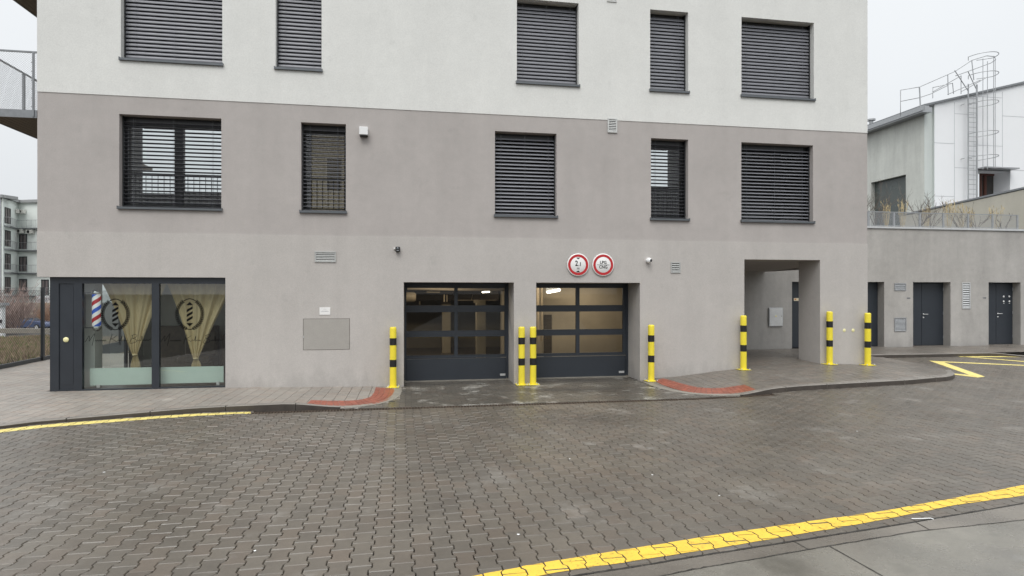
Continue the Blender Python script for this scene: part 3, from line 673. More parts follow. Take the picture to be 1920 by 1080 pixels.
def decal(cxp, cyp, x_left, x_right, lab):
    c = onY(cxp, cyp, SY); Y = SY+.006; d = MB(); R = onY(cxp+28, cyp, SY).x-c.x; RZ = onY(cxp, cyp-29, SY).z-c.z
    for sgn in (-1, 1):
        pts = []
        for i in range(21):
            a = -pi/2+pi*i/20; rr = 1-.10*abs(sin(a))**1.0*0; k = abs(sin(a))
            x = max(cos(a), 0)**.9*R*.86; z = (.72*sin(a)+.28*(2*a/pi))*RZ*1.0
            pts.append((sgn*x, z))
        for (p, q) in zip(pts, pts[1:]):
            a_, b_ = Vector((c.x+p[0], Y, c.z+p[1])), Vector((c.x+q[0], Y, c.z+q[1])); dd = (b_-a_).normalized(); n = Vector((-dd.z, 0, dd.x))*.0085
            d.add([a_+n, b_+n, b_-n, a_-n], [(0, 1, 2, 3)])
        for i in range(1, 17):
            p = Vector(pts[i]); q = Vector(pts[i+1]); a = math.atan2(q.y-p.y, q.x-p.x)
            for s2 in (-1, 1): leaf(d, (c.x+p.x, c.z+p.y), a+s2*.55, .070, .017*s2, Y+.0006)
    h_ = RZ*.82; w_ = .066; zt = c.z
    d.add([(c.x-w_, Y, zt+h_*.70), (c.x+w_, Y, zt+h_*.70), (c.x, Y, zt+h_*.98)], [(0, 1, 2)])
    d.add([(c.x-w_, Y, zt-h_*.70), (c.x+w_, Y, zt-h_*.70), (c.x, Y, zt-h_*.98)], [(0, 1, 2)])
    for k in (-1, 0, 1):
        zc = zt+k*h_*.38; hh = h_*.13
        d.add([(c.x-w_*.85, Y, zc-hh-.028), (c.x+w_*.85, Y, zc-hh+.045), (c.x+w_*.85, Y, zc+hh+.03), (c.x-w_*.85, Y, zc+hh-.04)], [(0, 1, 2, 3)])
    d.build('emblem_decal', M['ink'], shop, lab, fix=False)
    t = MB(); xa, xb = sx(x_left), sx(x_right); u_ = (xb-xa)/15.0; zb0 = sz(cxp, 640); S = u_
    capM = [(0, -.1), (.5, .7), (.9, 1.4), (.95, .9), (.9, .1), (1.5, 1.1), (2.1, 1.9), (1.9, .8), (1.5, -1.0)]
    wig = lambda x, n, amp=.34, st=.42: [(x+i*st*.5, (amp if i % 2 else 0)+.05) for i in range(n)]
    capK = [(5.9, 1.7), (5.6, .8), (5.2, -.6)], [(6.9, 1.4), (6.1, .75), (5.6, .6), (6.2, .35), (6.9, -.1)]
    capB = [(10.4, 1.4), (10.1, .5), (9.7, -.4), (10.2, -.5), (11.2, -.1), (10.9, .5), (10.3, .6), (11.0, .9), (11.3, 1.4), (10.8, 1.6), (10.1, 1.3)]
    w_ = .0040
    stroke(t, capM, w_, Y, xa, zb0, S, S); stroke(t, wig(2.1, 13), w_, Y, xa, zb0, S, S)
    t.build('lettering', M['ink'], shop, fix=False); t = MB()
    for q in capK: stroke(t, q, w_, Y, xa, zb0, S, S)
    stroke(t, [(7.0, .0), (7.3, .4), (7.5, .1), (7.7, .3), (8.0, 1.3), (7.9, .0), (8.3, .35), (8.5, .05), (8.8, .35), (8.9, .0), (9.2, .3)], w_, Y, xa, zb0, S, S)
    t.build('lettering', M['ink'], shop, fix=False); t = MB()
    stroke(t, capB, w_, Y, xa, zb0, S, S)
    stroke(t, [(11.4, .3), (11.7, .0), (11.9, .35), (12.2, .05), (12.4, 1.2), (12.5, .0), (12.9, .35), (13.1, .0), (13.5, .35), (13.7, .05), (14.2, .4), (14.9, .5)], w_, Y, xa, zb0, S, S)
    t.build('lettering', M['ink'], shop, fix=False)
decal(216, 589.5, 159, 288, 'black wreath and pole emblem on the left pane')
decal(355.5, 589, 301, 424, 'black wreath and pole emblem on the right pane')

# ------------------------------------------------------------ vents, flush panel
def vent(name, p0, p1, q0, q1, Y, n, parent, frame=.02, label=None, outm='vent', vertical=False, dark='black'):
    a, b = XY(p0, Y), XY(p1, Y); zt, zb = ZY((p0+p1)/2, q0, Y), ZY((p0+p1)/2, q1, Y)
    f = MB(); y0, y1 = Y-.018, Y-.001
    f.bbox(a, b, y0, y1, zt-frame, zt, .003); f.bbox(a, b, y0, y1, zb, zb+frame, .003); f.box(a, a+frame, y0+.001, y1, zb+frame, zt-frame); f.box(b-frame, b, y0+.001, y1, zb+frame, zt-frame)
    H_ = zt-zb-2*frame
    for i in range(n):
        z = zb+frame+H_*(i+.5)/n; hh = H_/n*.36
        f.add([(a+frame, y0+.002, z-hh), (b-frame, y0+.002, z-hh), (b-frame, y1, z+hh), (a+frame, y1, z+hh), (a+frame, y0+.004, z-hh-.002), (b-frame, y0+.004, z-hh-.002), (b-frame, y1, z+hh-.003), (a+frame, y1, z+hh-.003)], [(0, 1, 2, 3), (4, 7, 6, 5), (0, 4, 5, 1), (3, 2, 6, 7)])
    v = f.build(name, M[outm], parent, label)
    k = MB(); k.quad((a+.002, Y-.0035, zb+.002), (b-.002, Y-.0035, zb+.002), (b-.002, Y-.0035, zt-.002), (a+.002, Y-.0035, zt-.002)); k.build('opening', M[dark], v)
FW = -.014
M['vent_pale'] = mat('vent_pale', (.56, .57, .56), .5, noise=.08, nscale=12)
vent('vent_grille', 590, 630, 471.5, 492, FW, 5, bld, .028, 'wide vent grille above the white notice')
vent('vent_grille', 1257.5, 1275.5, 491.5, 512, FW, 4, bld, .028, 'small vent grille right of the dome camera')
vent('vent_grille', 1139, 1157, 222, 249, -.010, 7, bld, .03, 'vent grille where white and grey render meet', 'vent_pale')
vent('vent_grille', 1138, 1156, -22, 4, -.010, 7, bld, .03, 'vent grille in the white wall at the top edge', 'vent_pale')
fp = MB(); a, b, c, d = XY(569.5), XY(655), ZY(612, 655), ZY(612, 598)
fp.box(a, b, FW-.004, FW-.0005, c, d)
fo = fp.build('flush_panel', M['patch_render'], bld, 'darker rendered access panel below the notice')
fg = MB()
for q in ((a-.012, b+.012, d, d+.010), (a-.012, b+.012, c-.010, c), (a-.012, a, c, d), (b, b+.012, c, d)): fg.box(q[0], q[1], FW-.0025, FW-.0004, q[2], q[3])
fg.build('panel_gap', mat('panel_gap_grey', (.17, .16, .145), .9), fo)
pl = MB(); pl.box(a-.002, a+.008, FW-.012, FW-.004, c+.24, c+.29); pl.build('latch', M['alu'], fo)
for px in (1583, 1599.5):
    m = MB(); c_ = onY(px, 619.5, FW); m.lathe((c_.x, FW, c_.z), [(.001, -.008), (.034, -.008), (.04, -.004), (.04, 0)], 20, 'Y'); m.build('round_marker', bpy.data.materials['pale_yellow_disc'], bld)

# ------------------------------------------------------------ balconies on the left flank
def expanded_mesh(mb, p0, p1, z0, z1, pitch=.045, hh=.022, t=.0026):
    """diamond mesh between ground points p0,p1"""
    p0, p1 = Vector(p0), Vector(p1); Ln = (p1-p0).length; d = (p1-p0).normalized(); n = Vector((-d.y, d.x, 0))*.001
    H_ = z1-z0; slope = (hh*2)/pitch
    for sg in (1, -1):
        k = -H_/slope
        while k < Ln+(0 if sg > 0 else H_/slope):
            # line: z = (s-k)*slope  (sg=1) ; z = H-(s-k)*slope (sg=-1)
            s0, s1 = max(k, 0), min(k+H_/slope, Ln)
            if s1 > s0+1e-4:
                za, zb = (s0-k)*slope, (s1-k)*slope
                if sg < 0: za, zb = H_-za, H_-zb
                a = p0+d*s0+Vector((0, 0, z0+za)); b = p0+d*s1+Vector((0, 0, z0+zb)); up = Vector((0, 0, t))
                mb.add([a-up+n*sg, b-up+n*sg, b+up+n*sg, a+up+n*sg], [(0, 1, 2, 3)])
            k += pitch
BXL, BD = -8.05, 5.2
def flankYX(px, X):
    u_ = (px-960)/FPX; k = (ST+u_*CT)/(CT-u_*ST); return X/k-CAMD
def balcony(zb, label, H_=1.28):
    s = MB(); s.box(BXL, XL-.002, .02, BD, zb+.01, zb+.10)
    for k in range(9): s.box(BXL+.03+k*.11, BXL+.034+k*.11, .02, BD, zb+.004, zb+.0095)
    b = s.build('balcony', mat('balcony_soffit', (.13, .105, .075), .8, noise=.15, nscale=3) if 'balcony_soffit' not in bpy.data.materials else bpy.data.materials['balcony_soffit'], bld, label)
    e = MB(); e.box(BXL-.02, XL-.004, -.01, .012, zb, zb+.15); e.box(BXL-.02, BXL-.001, .013, BD, zb, zb+.15); e.build('edge_channel', M['galv_dark'], b)
    r = MB(); zt = zb+H_
    r.box(BXL-.02, XL-.004, -.012, .018, zt-.03, zt); r.box(BXL-.02, BXL+.01, .02, BD, zt-.03, zt)
    r.box(XL-.075, XL-.045, -.03, -.001, zb+.02, zt-.032)
    for y in (.3, flankYX(45, BXL), flankYX(45, BXL)+1.3, flankYX(45, BXL)+2.6): r.box(BXL-.022, BXL+.012, y-.03, y+.03, zb+.16, zt-.032)
    for i in range(6): r.box(XL-.09, XL-.076, -.03, -.012, zb+.2+i*.17, zb+.215+i*.17)
    rr = r.build('railing', M['galv_dark'], b)
    x = MB(); expanded_mesh(x, (BXL, .0, 0), (XL-.01, .0, 0), zb+.16, zt-.03); expanded_mesh(x, (BXL, .02, 0), (BXL, BD, 0), zb+.16, zt-.03)
    x.build('mesh_infill', M['galv'], rr, fix=False)
balcony(5.35, 'steel balcony with mesh railing on the left flank'); balcony(8.0, 'steel balcony cut off by the top edge of the picture')

# ================================================================== ANNEX
AY = 4.23; ATOP = ZY(1774, 429, AY)
ann = thing('annex_building', (XY(1640, AY), AY, 0), 'single storey grey annex with dark steel doors, louvres and a roof terrace', 'building')
AX0, AX1 = PT[0]-.2, 34.0
zd = 2.335; DR = .28
D = [(XY(1485, AY), XY(1485, AY)+1.25), (XY(1608, AY), XY(1658, AY)), (XY(1712, AY), XY(1782.3, AY)), (XY(1853.7, AY), XY(1853.7, AY)+1.27)]
aw = MB(); wall_cells(aw, AX0, AX1, -.3, ATOP, [(a, b, -1, zd) for a, b in D], AY, DR)
aw.quad((AX0, AY, ATOP), (AX1, AY, ATOP), (AX1, AY+.3, ATOP), (AX0, AY+.3, ATOP)); aw.quad((AX1, AY, -.3), (AX1, 16, -.3), (AX1, 16, ATOP), (AX1, AY, ATOP))
aw.build('wall', M['annex_render'], ann, fix=False)
cp = MB(); cp.box(XR+.05, AX1+.03, AY-.035, AY+.36, ATOP+.001, ATOP+.035); cp.box(XR+.05, AX1+.03, AY-.04, AY-.03, ATOP-.03, ATOP+.03); cp.build('coping', M['alu'], ann)
tr = MB(); tr.quad((XR-4, AY+.3, ATOP-.12), (AX1, AY+.3, ATOP-.12), (AX1, 16, ATOP-.12), (XR-4, 16, ATOP-.12)); tr.build('terrace_deck', M['galv_dark'], ann)
def steel_door(a, b, lab, split=None, hinge=True):
    Y = AY+DR; zb = .225; d = MB()
    d.box(a, b, Y-.03, Y+.05, zb, zd-.001) if False else None
    d.box(a+.001, b-.001, Y-.004, Y+.04, zb, zd-.002)
    x1 = b-.002
    if split:
        d.bbox(a+.03, split-.006, Y-.022, Y-.003, zb+.012, zd-.035, .003); d.bbox(split+.006, x1-.03, Y-.022, Y-.003, zb+.012, zd-.035, .003)
    else: d.bbox(a+.03, x1-.03, Y-.022, Y-.003, zb+.012, zd-.035, .003)
    o = d.build('steel_door', M['anthracite_door'], ann, lab)
    if split:
        h = MB(); hx = split+.07
        h.lathe((hx, Y-.022, 1.27), [(.001, -.012), (.026, -.010), (.026, 0)], 14, 'Y'); h.tube([(hx, Y-.03, 1.27), (hx, Y-.07, 1.27), (hx+.13, Y-.07, 1.27)], .010, 8)
        h.lathe((hx, Y-.022, 1.16), [(.001, -.010), (.026, -.008), (.026, 0)], 14, 'Y'); h.build('handle', M['alu'], o)
        k = MB()
        for z in (.5, 1.3, 2.1): k.tube([(x1-.02, Y-.03, z-.05), (x1-.02, Y-.03, z+.05)], .011, 8)
        k.build('hinge', M['galv'], o)
    return o
steel_door(*D[0], 'dark steel door inside the passage'); steel_door(*D[1], 'dark steel door half hidden by the grey pier')
steel_door(*D[2], 'dark steel door between the two louvre groups', XY(1727, AY+DR))
o4 = steel_door(*D[3], 'dark steel door with four round stickers', XY(1866.5, AY+DR))
st = MB()
for px in (1882, 1892.6):
    for py in (556, 565.2):
        c = onY(px, py, AY+DR-.022); st.lathe((c.x, c.y, c.z), [(.001, -.004), (.034, -.003), (.034, 0)], 14, 'Y')
    c = onY(px, 569, AY+DR-.022); st.box(c.x-.025, c.x+.025, c.y-.002, c.y, c.z-.006, c.z+.006)
st.build('round_sticker', M['white_plastic'], o4)
vent('louvre', 1676.5, 1698.5, 531, 545, AY, 3, ann, .03, 'small louvre high beside the first open door', 'galv')
vent('louvre', 1676.5, 1699, 595.5, 621.5, AY, 10, ann, .03, 'square louvre low beside the first open door', 'galv')
vent('louvre', 1803.5, 1819, 530, 579, AY, 11, ann, .03, 'tall louvre with wide black gaps', 'alu')
for px, py in ((1703.5, 559), (1846, 558.5)):
    c = onY(px, py, AY); q = MB(); q.box(c.x-.06, c.x+.06, AY-.006, AY-.0005, c.z-.02, c.z+.02); q.build('number_plate', M['galv_dark'], ann)
# terrace railing
def lerp(a, b, k): return a+(b-a)*k
RY = AY+.10; rx = [XY(p, RY) for p in (1628.5, 1676, 1724.5, 1768.5, 1815, 1861, 1907.5)]
rx = [rx[0]-1.0*(rx[2]-rx[1])*0]+rx[1:]
zb, zt = ATOP+.035, ZY(1770, 399.5, RY)
r = MB(); r.box(rx[0]-1.2, rx[-1], RY-.012, RY+.018, zt-.025, zt); r.box(rx[0]-1.2, rx[-1], RY-.008, RY+.012, zb+.03, zb+.05)
for x in rx: r.box(x-.028, x+.014, RY-.02, RY+.02, zb, zt); 
for x in rx: r.box(x+.02, x+.034, RY-.012, RY+.008, zb, zt)
rl = r.build('terrace_railing', M['galv'], ann); x_ = MB(); expanded_mesh(x_, (rx[0]-1.2, RY, 0), (rx[-1], RY, 0), zb+.05, zt-.02, .05, .02, .0042); x_.build('mesh_infill', M['galv'], rl, fix=False)

# metal cabinet in the passage
c0, c1 = XY(1440, AY), XY(1466.5, AY); z0, z1 = ZY(1453, 612, AY), ZY(1453, 577, AY)
cab = thing('meter_cabinet', ((c0+c1)/2, AY, z0), 'grey metal meter cabinet with a small yellow sticker on the passage wall', 'cabinet')
m = MB(); m.bbox(c0, c1, AY-.05, AY-.002, z0, z1, .006); m.build('case', M['galv'], cab)
m = MB(); m.bbox(c0+.02, c1-.02, AY-.06, AY-.051, z0+.02, z1-.02, .003); m.build('door', mat('cabinet_grey', (.66, .67, .67), .45, .0, noise=.12, nscale=5), cab)
m = MB(); xc = (c0+c1)/2-.01; m.box(xc-.035, xc+.035, AY-.063, AY-.0605, (z0+z1)/2+.0, (z0+z1)/2+.07); 
m.build('sticker', M['white_plastic'], cab)
m = MB(); zc = (z0+z1)/2+.015; m.add([(xc-.03, AY-.0645, zc), (xc+.03, AY-.0645, zc), (xc, AY-.0645, zc+.05)], [(0, 1, 2)]); m.build('warning_triangle', M['yellow'], cab, fix=False)
m = MB(); m.lathe((c1-.06, AY-.06, (z0+z1)/2+.03), [(.001, -.008), (.010, -.008), (.010, 0)], 10, 'Y'); m.build('lock', M['black_plastic'], cab)
c = onY(1493, 561.5, AY+DR-.022)
ns = MB(); ns.box(c.x-.09, c.x+.10, c.y-.012, c.y-.001, c.z-.045, c.z+.045)
nsn = single('warning_sign', ns, mat('sign_cream', (.78, .70, .52), .5), 'small cream notice fixed to the steel door in the passage', 'sign')
ns = MB(); ns.box(c.x-.07, c.x-.01, c.y-.0135, c.y-.012, c.z-.02, c.z+.03); o = ns.build('notice_print', mat('notice_orange', (.65, .25, .06), .5), nsn)

# ================================================================== WHITE BUILDING BEHIND THE TERRACE
WY = 17.0
whb = thing('white_building', (29.7, WY, 0), 'white panelled building with a sloping roof, caged ladder and brown window behind the terrace', 'building')
M['white_panel'] = mat('white_panel', (.86, .875, .89), .45, noise=.02, nscale=1)
M['side_render'] = plaster('side_render', (.66, .675, .63), .05, .06, .14)
M['corner_render'] = plaster('corner_render', (.60, .64, .62), .02, .04, .05)
px2 = lambda px: XY(px, WY)
xa, xb = px2(1752), px2(1752)+15
zr0 = ZY(1752, 195, WY); zr1 = ZY(1920, 156.5, WY); sl_ = (zr1-zr0)/(px2(1920)-xa)
zl = ZY(1740, 206, WY)
wa, wb = px2(1834), px2(1894); wz0, wz1 = ZY(1850, 392, WY), ZY(1865, 319, WY)
m = MB(); wall_cells(m, xa, xb, 0, zr0-.01, [(wa, wb, wz0, wz1)], WY, 1.1)
m.add([(xa, WY, zr0-.01), (xb, WY, zr0-.01), (xb, WY, zr0+sl_*(xb-xa)), (xa, WY, zr0)], [(0, 1, 2, 3)])
m.build('panel_wall', M['white_panel'], whb, fix=False)
m = MB(); yb = 34.0; xs = px2(1737.5)
# flank: rendered wall perpendicular to the street with a big window
W0, W1 = 0, 0
def flankY(px, X):
    u_ = (px-960)/FPX; k = (ST+u_*CT)/(CT-u_*ST); return X/k-CAMD
XF = xs; YF = WY+.15
wy1, wy0 = flankY(1698.5, XF), flankY(1633, XF)
def flz(px, py, X): return atZ(px, py, (flankY(px, X)+CAMD)/(CT-(px-960)/FPX*ST)).z
zw = flz(1698.5, 327, XF); zrt = flz(1737, 212, XF)
for (ya, yb2, za, zb2) in ((YF, wy1, 0, zrt), (wy1, wy0, zw, zrt), (wy0, yb, 0, zrt)):
    m.quad((XF, ya, za), (XF, yb2, za), (XF, yb2, zb2), (XF, ya, zb2))
m.quad((XF, wy1, zw), (XF, wy0, zw), (XF+.5, wy0, zw), (XF+.5, wy1, zw)); m.quad((XF, wy0, 0), (XF+.5, wy0, 0), (XF+.5, wy0, zw), (XF, wy0, zw)); m.quad((XF, wy1, 0), (XF+.5, wy1, 0), (XF+.5, wy1, zw), (XF, wy1, zw))
m.build('side_wall', M['side_render'], whb, fix=False)
m = MB(); m.quad((XF, YF, 0), (xa, YF, 0), (xa, YF, zr0-.12), (XF, YF, zl)); m.quad((xa, YF, 0), (xa, WY, 0), (xa, WY, zr0-.1), (xa, YF, zr0-.1)); m.build('corner_strip', M['corner_render'], whb, fix=False)
wg = MB(); wg.quad((XF+.28, wy1, 0), (XF+.28, wy0, 0), (XF+.28, wy0, zw), (XF+.28, wy1, zw)); wg.build('side_window', mat('green_grey_glass', (.09, .105, .10), .25, noise=.15, nscale=.4), whb, 'big dark window in the flank wall')
# roofs and eaves
m = MB(); m.box(XF-.55, XF+.02, YF-.5, yb, zrt-.05, zrt+.22); m.box(XF-.62, XF-.55, YF-.6, yb, zrt+.02, zrt+.28); m.box(XF-.6, xa-.8, YF-.62, YF-.5, zrt-.1, zrt+.25); m.build('eaves', M['galv'], whb)
m = MB(); t = Vector((xb-xa, 0, sl_*(xb-xa))); m.obox((xa-.8, WY-.12, zr0-.8*sl_), t*((xb-xa+.8)/(xb-xa)), (0, 14, 0), (0, 0, .12)); m.build('roof', M['galv_dark'], whb)
m = MB(); m.tube([(XF-.1, flankY(1636, XF), zrt), (XF-.1, flankY(1636, XF), zrt+.7)], .12, 10); m.tube([(XF-.1, flankY(1636, XF), zrt+.7), (XF-.1, flankY(1636, XF), zrt+.8)], .25, 12); m.build('roof_vent', M['galv'], whb)
# panel joints
m = MB(); jy0, jy1 = WY-.006, WY-.001
def vj(px, y0_, y1_): x = px2(px); m.box(x-.011, x+.011, jy0, jy1, ZY(px, y1_, WY), ZY(px, y0_, WY))
def hj(p0, p1, py):
    z = ZY((p0+p1)/2, py, WY); m.box(px2(p0), px2(p1), jy0-.001, jy1, z-.010, z+.010)
vj(1789.5, 192, 400); vj(1879.5, 172, 318); vj(1826, 180, 395)
for a_, b_, y_ in ((1752, 1789.5, 268.5), (1752, 1789.5, 368), (1789.5, 1826, 214), (1789.5, 1826, 315), (1879.5, 1960, 219.5), (1826, 1879.5, 182), (1826, 1879.5, 273), (1894.5, 1960, 320)): hj(a_, b_, y_)
m.build('panel_joints', mat('joint_grey', (.42, .44, .46), .7), whb)
# brown window in its deep niche
m = MB(); yy = WY+1.05; f0, f1 = XY(1836, yy), XY(1874, yy); zt_ = ZY(1855, 326, yy)
for a_, b_ in ((f0, f0+.12), (f1-.14, f1), (f0+.28, f0+.44)): m.box(a_, b_, yy-.08, yy, wz0, zt_)
m.box(f0, f1, yy-.081, yy, zt_-.12, zt_)
wf = m.build('window', mat('brown_frame', (.11, .035, .02), .4), whb, 'brown framed window in a deep niche')
m = MB(); m.quad((f0, yy-.02, wz0), (f1, yy-.02, wz0), (f1, yy-.02, zt_), (f0, yy-.02, zt_)); m.build('pane', mat('brown_glass', (.06, .055, .05), .1), wf)
m = MB(); m.quad((f1, yy, wz0), (wb, yy, wz0), (wb, yy, wz1), (f1, yy, wz1)); m.quad((wa-.5, yy+.01, zt_), (f1, yy+.01, zt_), (f1, yy+.01, wz1), (wa-.5, yy+.01, wz1)); m.build('niche_back', M['side_render'], whb, fix=False)
m = MB(); m.box(wa-.1, wb+.02, WY-.55, WY+.2, wz1+.0, wz1+.07) ; m.build('canopy', M['galv'], whb)
# ladder with safety cage
lad = MB(); LYY = WY-.35
def L3(px, py, Y=LYY): return onY(px, py, Y)
xl, xr_ = XY(1815.5, LYY), XY(1831.5, LYY); zb_l, zt_l = ZY(1823, 385, LYY), ZY(1823, 158, LYY)
lad.box(xl-.03, xl+.03, LYY-.02, LYY+.02, zb_l, zt_l); lad.box(xr_-.045, xr_+.045, LYY-.02, LYY+.02, zb_l, zt_l)
z = zb_l+.1
while z < zt_l-.6: lad.tube([(xl, LYY, z), (xr_, LYY, z)], .014, 6, False); z += .275
xc = (xl+xr_)/2+.55; R_ = .62
for py in (360, 308, 264, 208, 155, 120):
    z = ZY(1840, py-8, LYY); pts = [(xl, LYY, z-.1)]+[(xl+(1.62)*(.5-.5*cos(pi*k/12)), LYY-1.0*sin(pi*k/12)*.85, z+.05*k/12+.1) for k in range(13)]+[(xr_, LYY, z-.05)]
    if py < 360: lad.tube(pts, .020, 6, False)
for px, y0_, y1_, Yo in ((1843, 110, 318, -.85), (1851.5, 115, 318, -.5), (1863, 105, 316, -.2), (1866, 108, 316, -.45)):
    a_ = onY(px, y1_, LYY+Yo); b_ = onY(px, y0_, LYY+Yo); lad.tube([a_, (a_.x, a_.y, b_.z)], .018, 6, False)
for py in (297, 195): 
    for px in (1808, 1822): p = L3(px, py); lad.tube([(p.x, LYY, p.z), (p.x+.15, WY, p.z+.05)], .02, 5)
lad.build('caged_ladder', M['galv'], whb, 'steel ladder with hooped safety cage')
# roof railing leading from the ladder to the lower roof
rr = MB()
def rail(pts, Y, r_=.024): rr.tube([onY(a_, b_, Y) for a_, b_ in pts], r_, 6, False)
YR = WY-.5
rail([(1688.5, 218), (1688.5, 169), (1724, 163), (1790, 134), (1822, 113), (1850, 104.5), (1864, 106), (1867, 112), (1858, 118), (1820, 132), (1792, 142)], YR)
rail([(1688.5, 190), (1724, 183), (1745, 176), (1777, 160)], YR); rail([(1724, 163), (1726, 205)], YR, .035); rail([(1777, 140), (1778, 178)], YR); rail([(1822, 113), (1826, 150)], YR); rail([(1790, 132), (1815, 170)], YR)
rail([(1749, 184), (1749, 164), (1786, 156), (1788, 176)], YR); rail([(1749, 172), (1802, 142), (1802, 176)], YR); rail([(1777, 177), (1838, 150)], YR); rail([(1815, 134), (1830, 166)], YR)
rail([(1802, 172), (1850, 145)], YR)
rr.build('roof_railing', M['galv'], whb, 'bent steel tube railing over the roof edge')
# sloping beige parapet wall on the terrace
pr = thing('parapet_wall', (24.0, 9.0, ATOP-.12), 'beige rendered parapet wall with metal coping running back across the terrace', 'wall')
P0, P1 = atZ(1990, 345, 21.6), atZ(1706, 402, 31.0); zc = 6.0
P0.z = P1.z = zc
P0 = atZ(1925, 0, 23.0); P1 = atZ(1700, 0, 30.8)
d = (P0-P1); d.z = 0; P0 = P0+d*.35; n = Vector((-d.y, d.x, 0)).normalized()*-.3
m = MB(); m.obox((P1.x, P1.y, ATOP-.12), (P0.x-P1.x, P0.y-P1.y, 0), n, (0, 0, 6.03-ATOP)); m.build('wall', plaster('parapet_render', (.56, .53, .45), .04, .05, .06), pr)
m = MB(); m.obox((P1.x-n.x*.1, P1.y-n.y*.1, 5.94), (P0.x-P1.x, P0.y-P1.y, 0), n*1.2, (0, 0, .07)); m.build('coping', M['galv_dark'], pr)

# planting on the terrace
M['straw'] = mat('dry_straw', (.56, .46, .27), .8, noise=.2, nscale=6); M['twig'] = mat('twig_bark', (.13, .105, .085), .8, noise=.2, nscale=10)
def blade(mb, p, q, w_):
    p, q = Vector(p), Vector(q); s = Vector((w_, random.uniform(-w_, w_), 0)); m_ = (p+q)/2+Vector((random.uniform(-.02, .02), 0, 0))
    mb.add([p-s, p+s, m_+s*.8, m_-s*.8, q], [(0, 1, 2, 3), (3, 2, 4)])
def grass_tuft(px, top, width, Y, lab, n=26):
    b = XY(px, Y); zt_ = ZY(px, top, Y); z0 = ATOP+.05; m = MB(); H_ = zt_-z0
    for i in range(n):
        a_ = random.uniform(0, 2*pi); r_ = width*random.random()**.5; h_ = H_*random.uniform(.65, 1.0)
        q = (b+cos(a_)*r_*1.15, Y+sin(a_)*r_*.8, z0+h_); p = (b+cos(a_)*r_*.3, Y+sin(a_)*r_*.2, z0); blade(m, p, q, .0045)
        for k in range(4):
            t_ = random.uniform(.72, 1.0); c_ = Vector(p).lerp(Vector(q), t_); blade(m, c_, c_+Vector((random.uniform(-.035, .035), random.uniform(-.03, .03), random.uniform(.06, .14))), .006)
    single('ornamental_grass', m, M['straw'], lab, 'grass clump', 'dry grasses planted along the terrace railing')
for args in ((1662, 376, .16, 5.0, 'thin straw grass clump, leftmost on the terrace'), (1692, 374, .20, 5.1, 'dense straw grass clump in front of the dark flank window'), (1737, 386, .16, 5.3, 'low straw grass clump at the foot of the white corner'),
             (1778, 376, .22, 5.0, 'pale upright grass clump where the sloping parapet starts'), (1801, 376, .24, 5.2, 'tall straw grass clump below the caged ladder'), (1820, 390, .16, 5.4, 'short straw grass clump right of the ladder'), (1868, 386, .26, 5.2, 'sparse straw grass clump near the right end of the railing')): grass_tuft(*args)
def twigs(mb, p, d, l, r_, depth, rnd):
    p = Vector(p); pts = [p]; n = 4
    for i in range(n):
        d = (d+Vector((rnd.uniform(-.25, .25), rnd.uniform(-.25, .25), rnd.uniform(-.08, .16)))).normalized(); pts.append(pts[-1]+d*l/n)
    mb.tube(pts, [r_*(1-.12*i) for i in range(n+1)], 4, False, False)
    if depth <= 0: return
    for k in range(rnd.choice((2, 3, 3))):
        q = pts[rnd.randint(1, n)]; dd = (d+Vector((rnd.uniform(-.9, .9), rnd.uniform(-.7, .7), rnd.uniform(-.1, .6)))).normalized()
        twigs(mb, q, dd, l*rnd.uniform(.45, .75), r_*.62, depth-1, rnd)
def shrub(x, Y, z, h_, stems, lab, seedv, name='bare_shrub', group=None, dep=3, r_=.011, spread=.55):
    rnd = random.Random(seedv); m = MB()
    for k in range(stems):
        a_ = rnd.uniform(0, 2*pi); twigs(m, (x+cos(a_)*.05, Y+sin(a_)*.05, z), Vector((cos(a_)*spread, sin(a_)*spread*.6, 1)).normalized(), h_*.55, r_*1.2, dep, rnd)
    return single(name, m, M['twig'], lab, 'shrub', group)
G_ = 'bare shrubs planted along the terrace railing'
for px, Y, h_, s_, lab, sd_ in ((1632, 5.2, 1.5, 5, 'bare twiggy shrub against the corner of the main block', 3), (1646, 5.0, 1.3, 4, 'bare shrub in front of the dark flank window', 4), (1719, 5.2, 1.5, 4, 'tall forked bare shrub before the rendered flank wall', 5), (1737, 5.4, 1.35, 6, 'dense bare shrub before the white corner', 6),
                              (1806, 5.2, 1.3, 4, 'bare shrub standing in front of the ladder foot', 8), (1832, 5.0, 1.1, 3, 'leaning bare shrub before the beige parapet', 9), (1878, 5.1, .8, 3, 'small bare shrub near the railing end', 10)):
    shrub(XY(px, Y), Y, ATOP-.05, h_, s_, lab, sd_, group=G_)

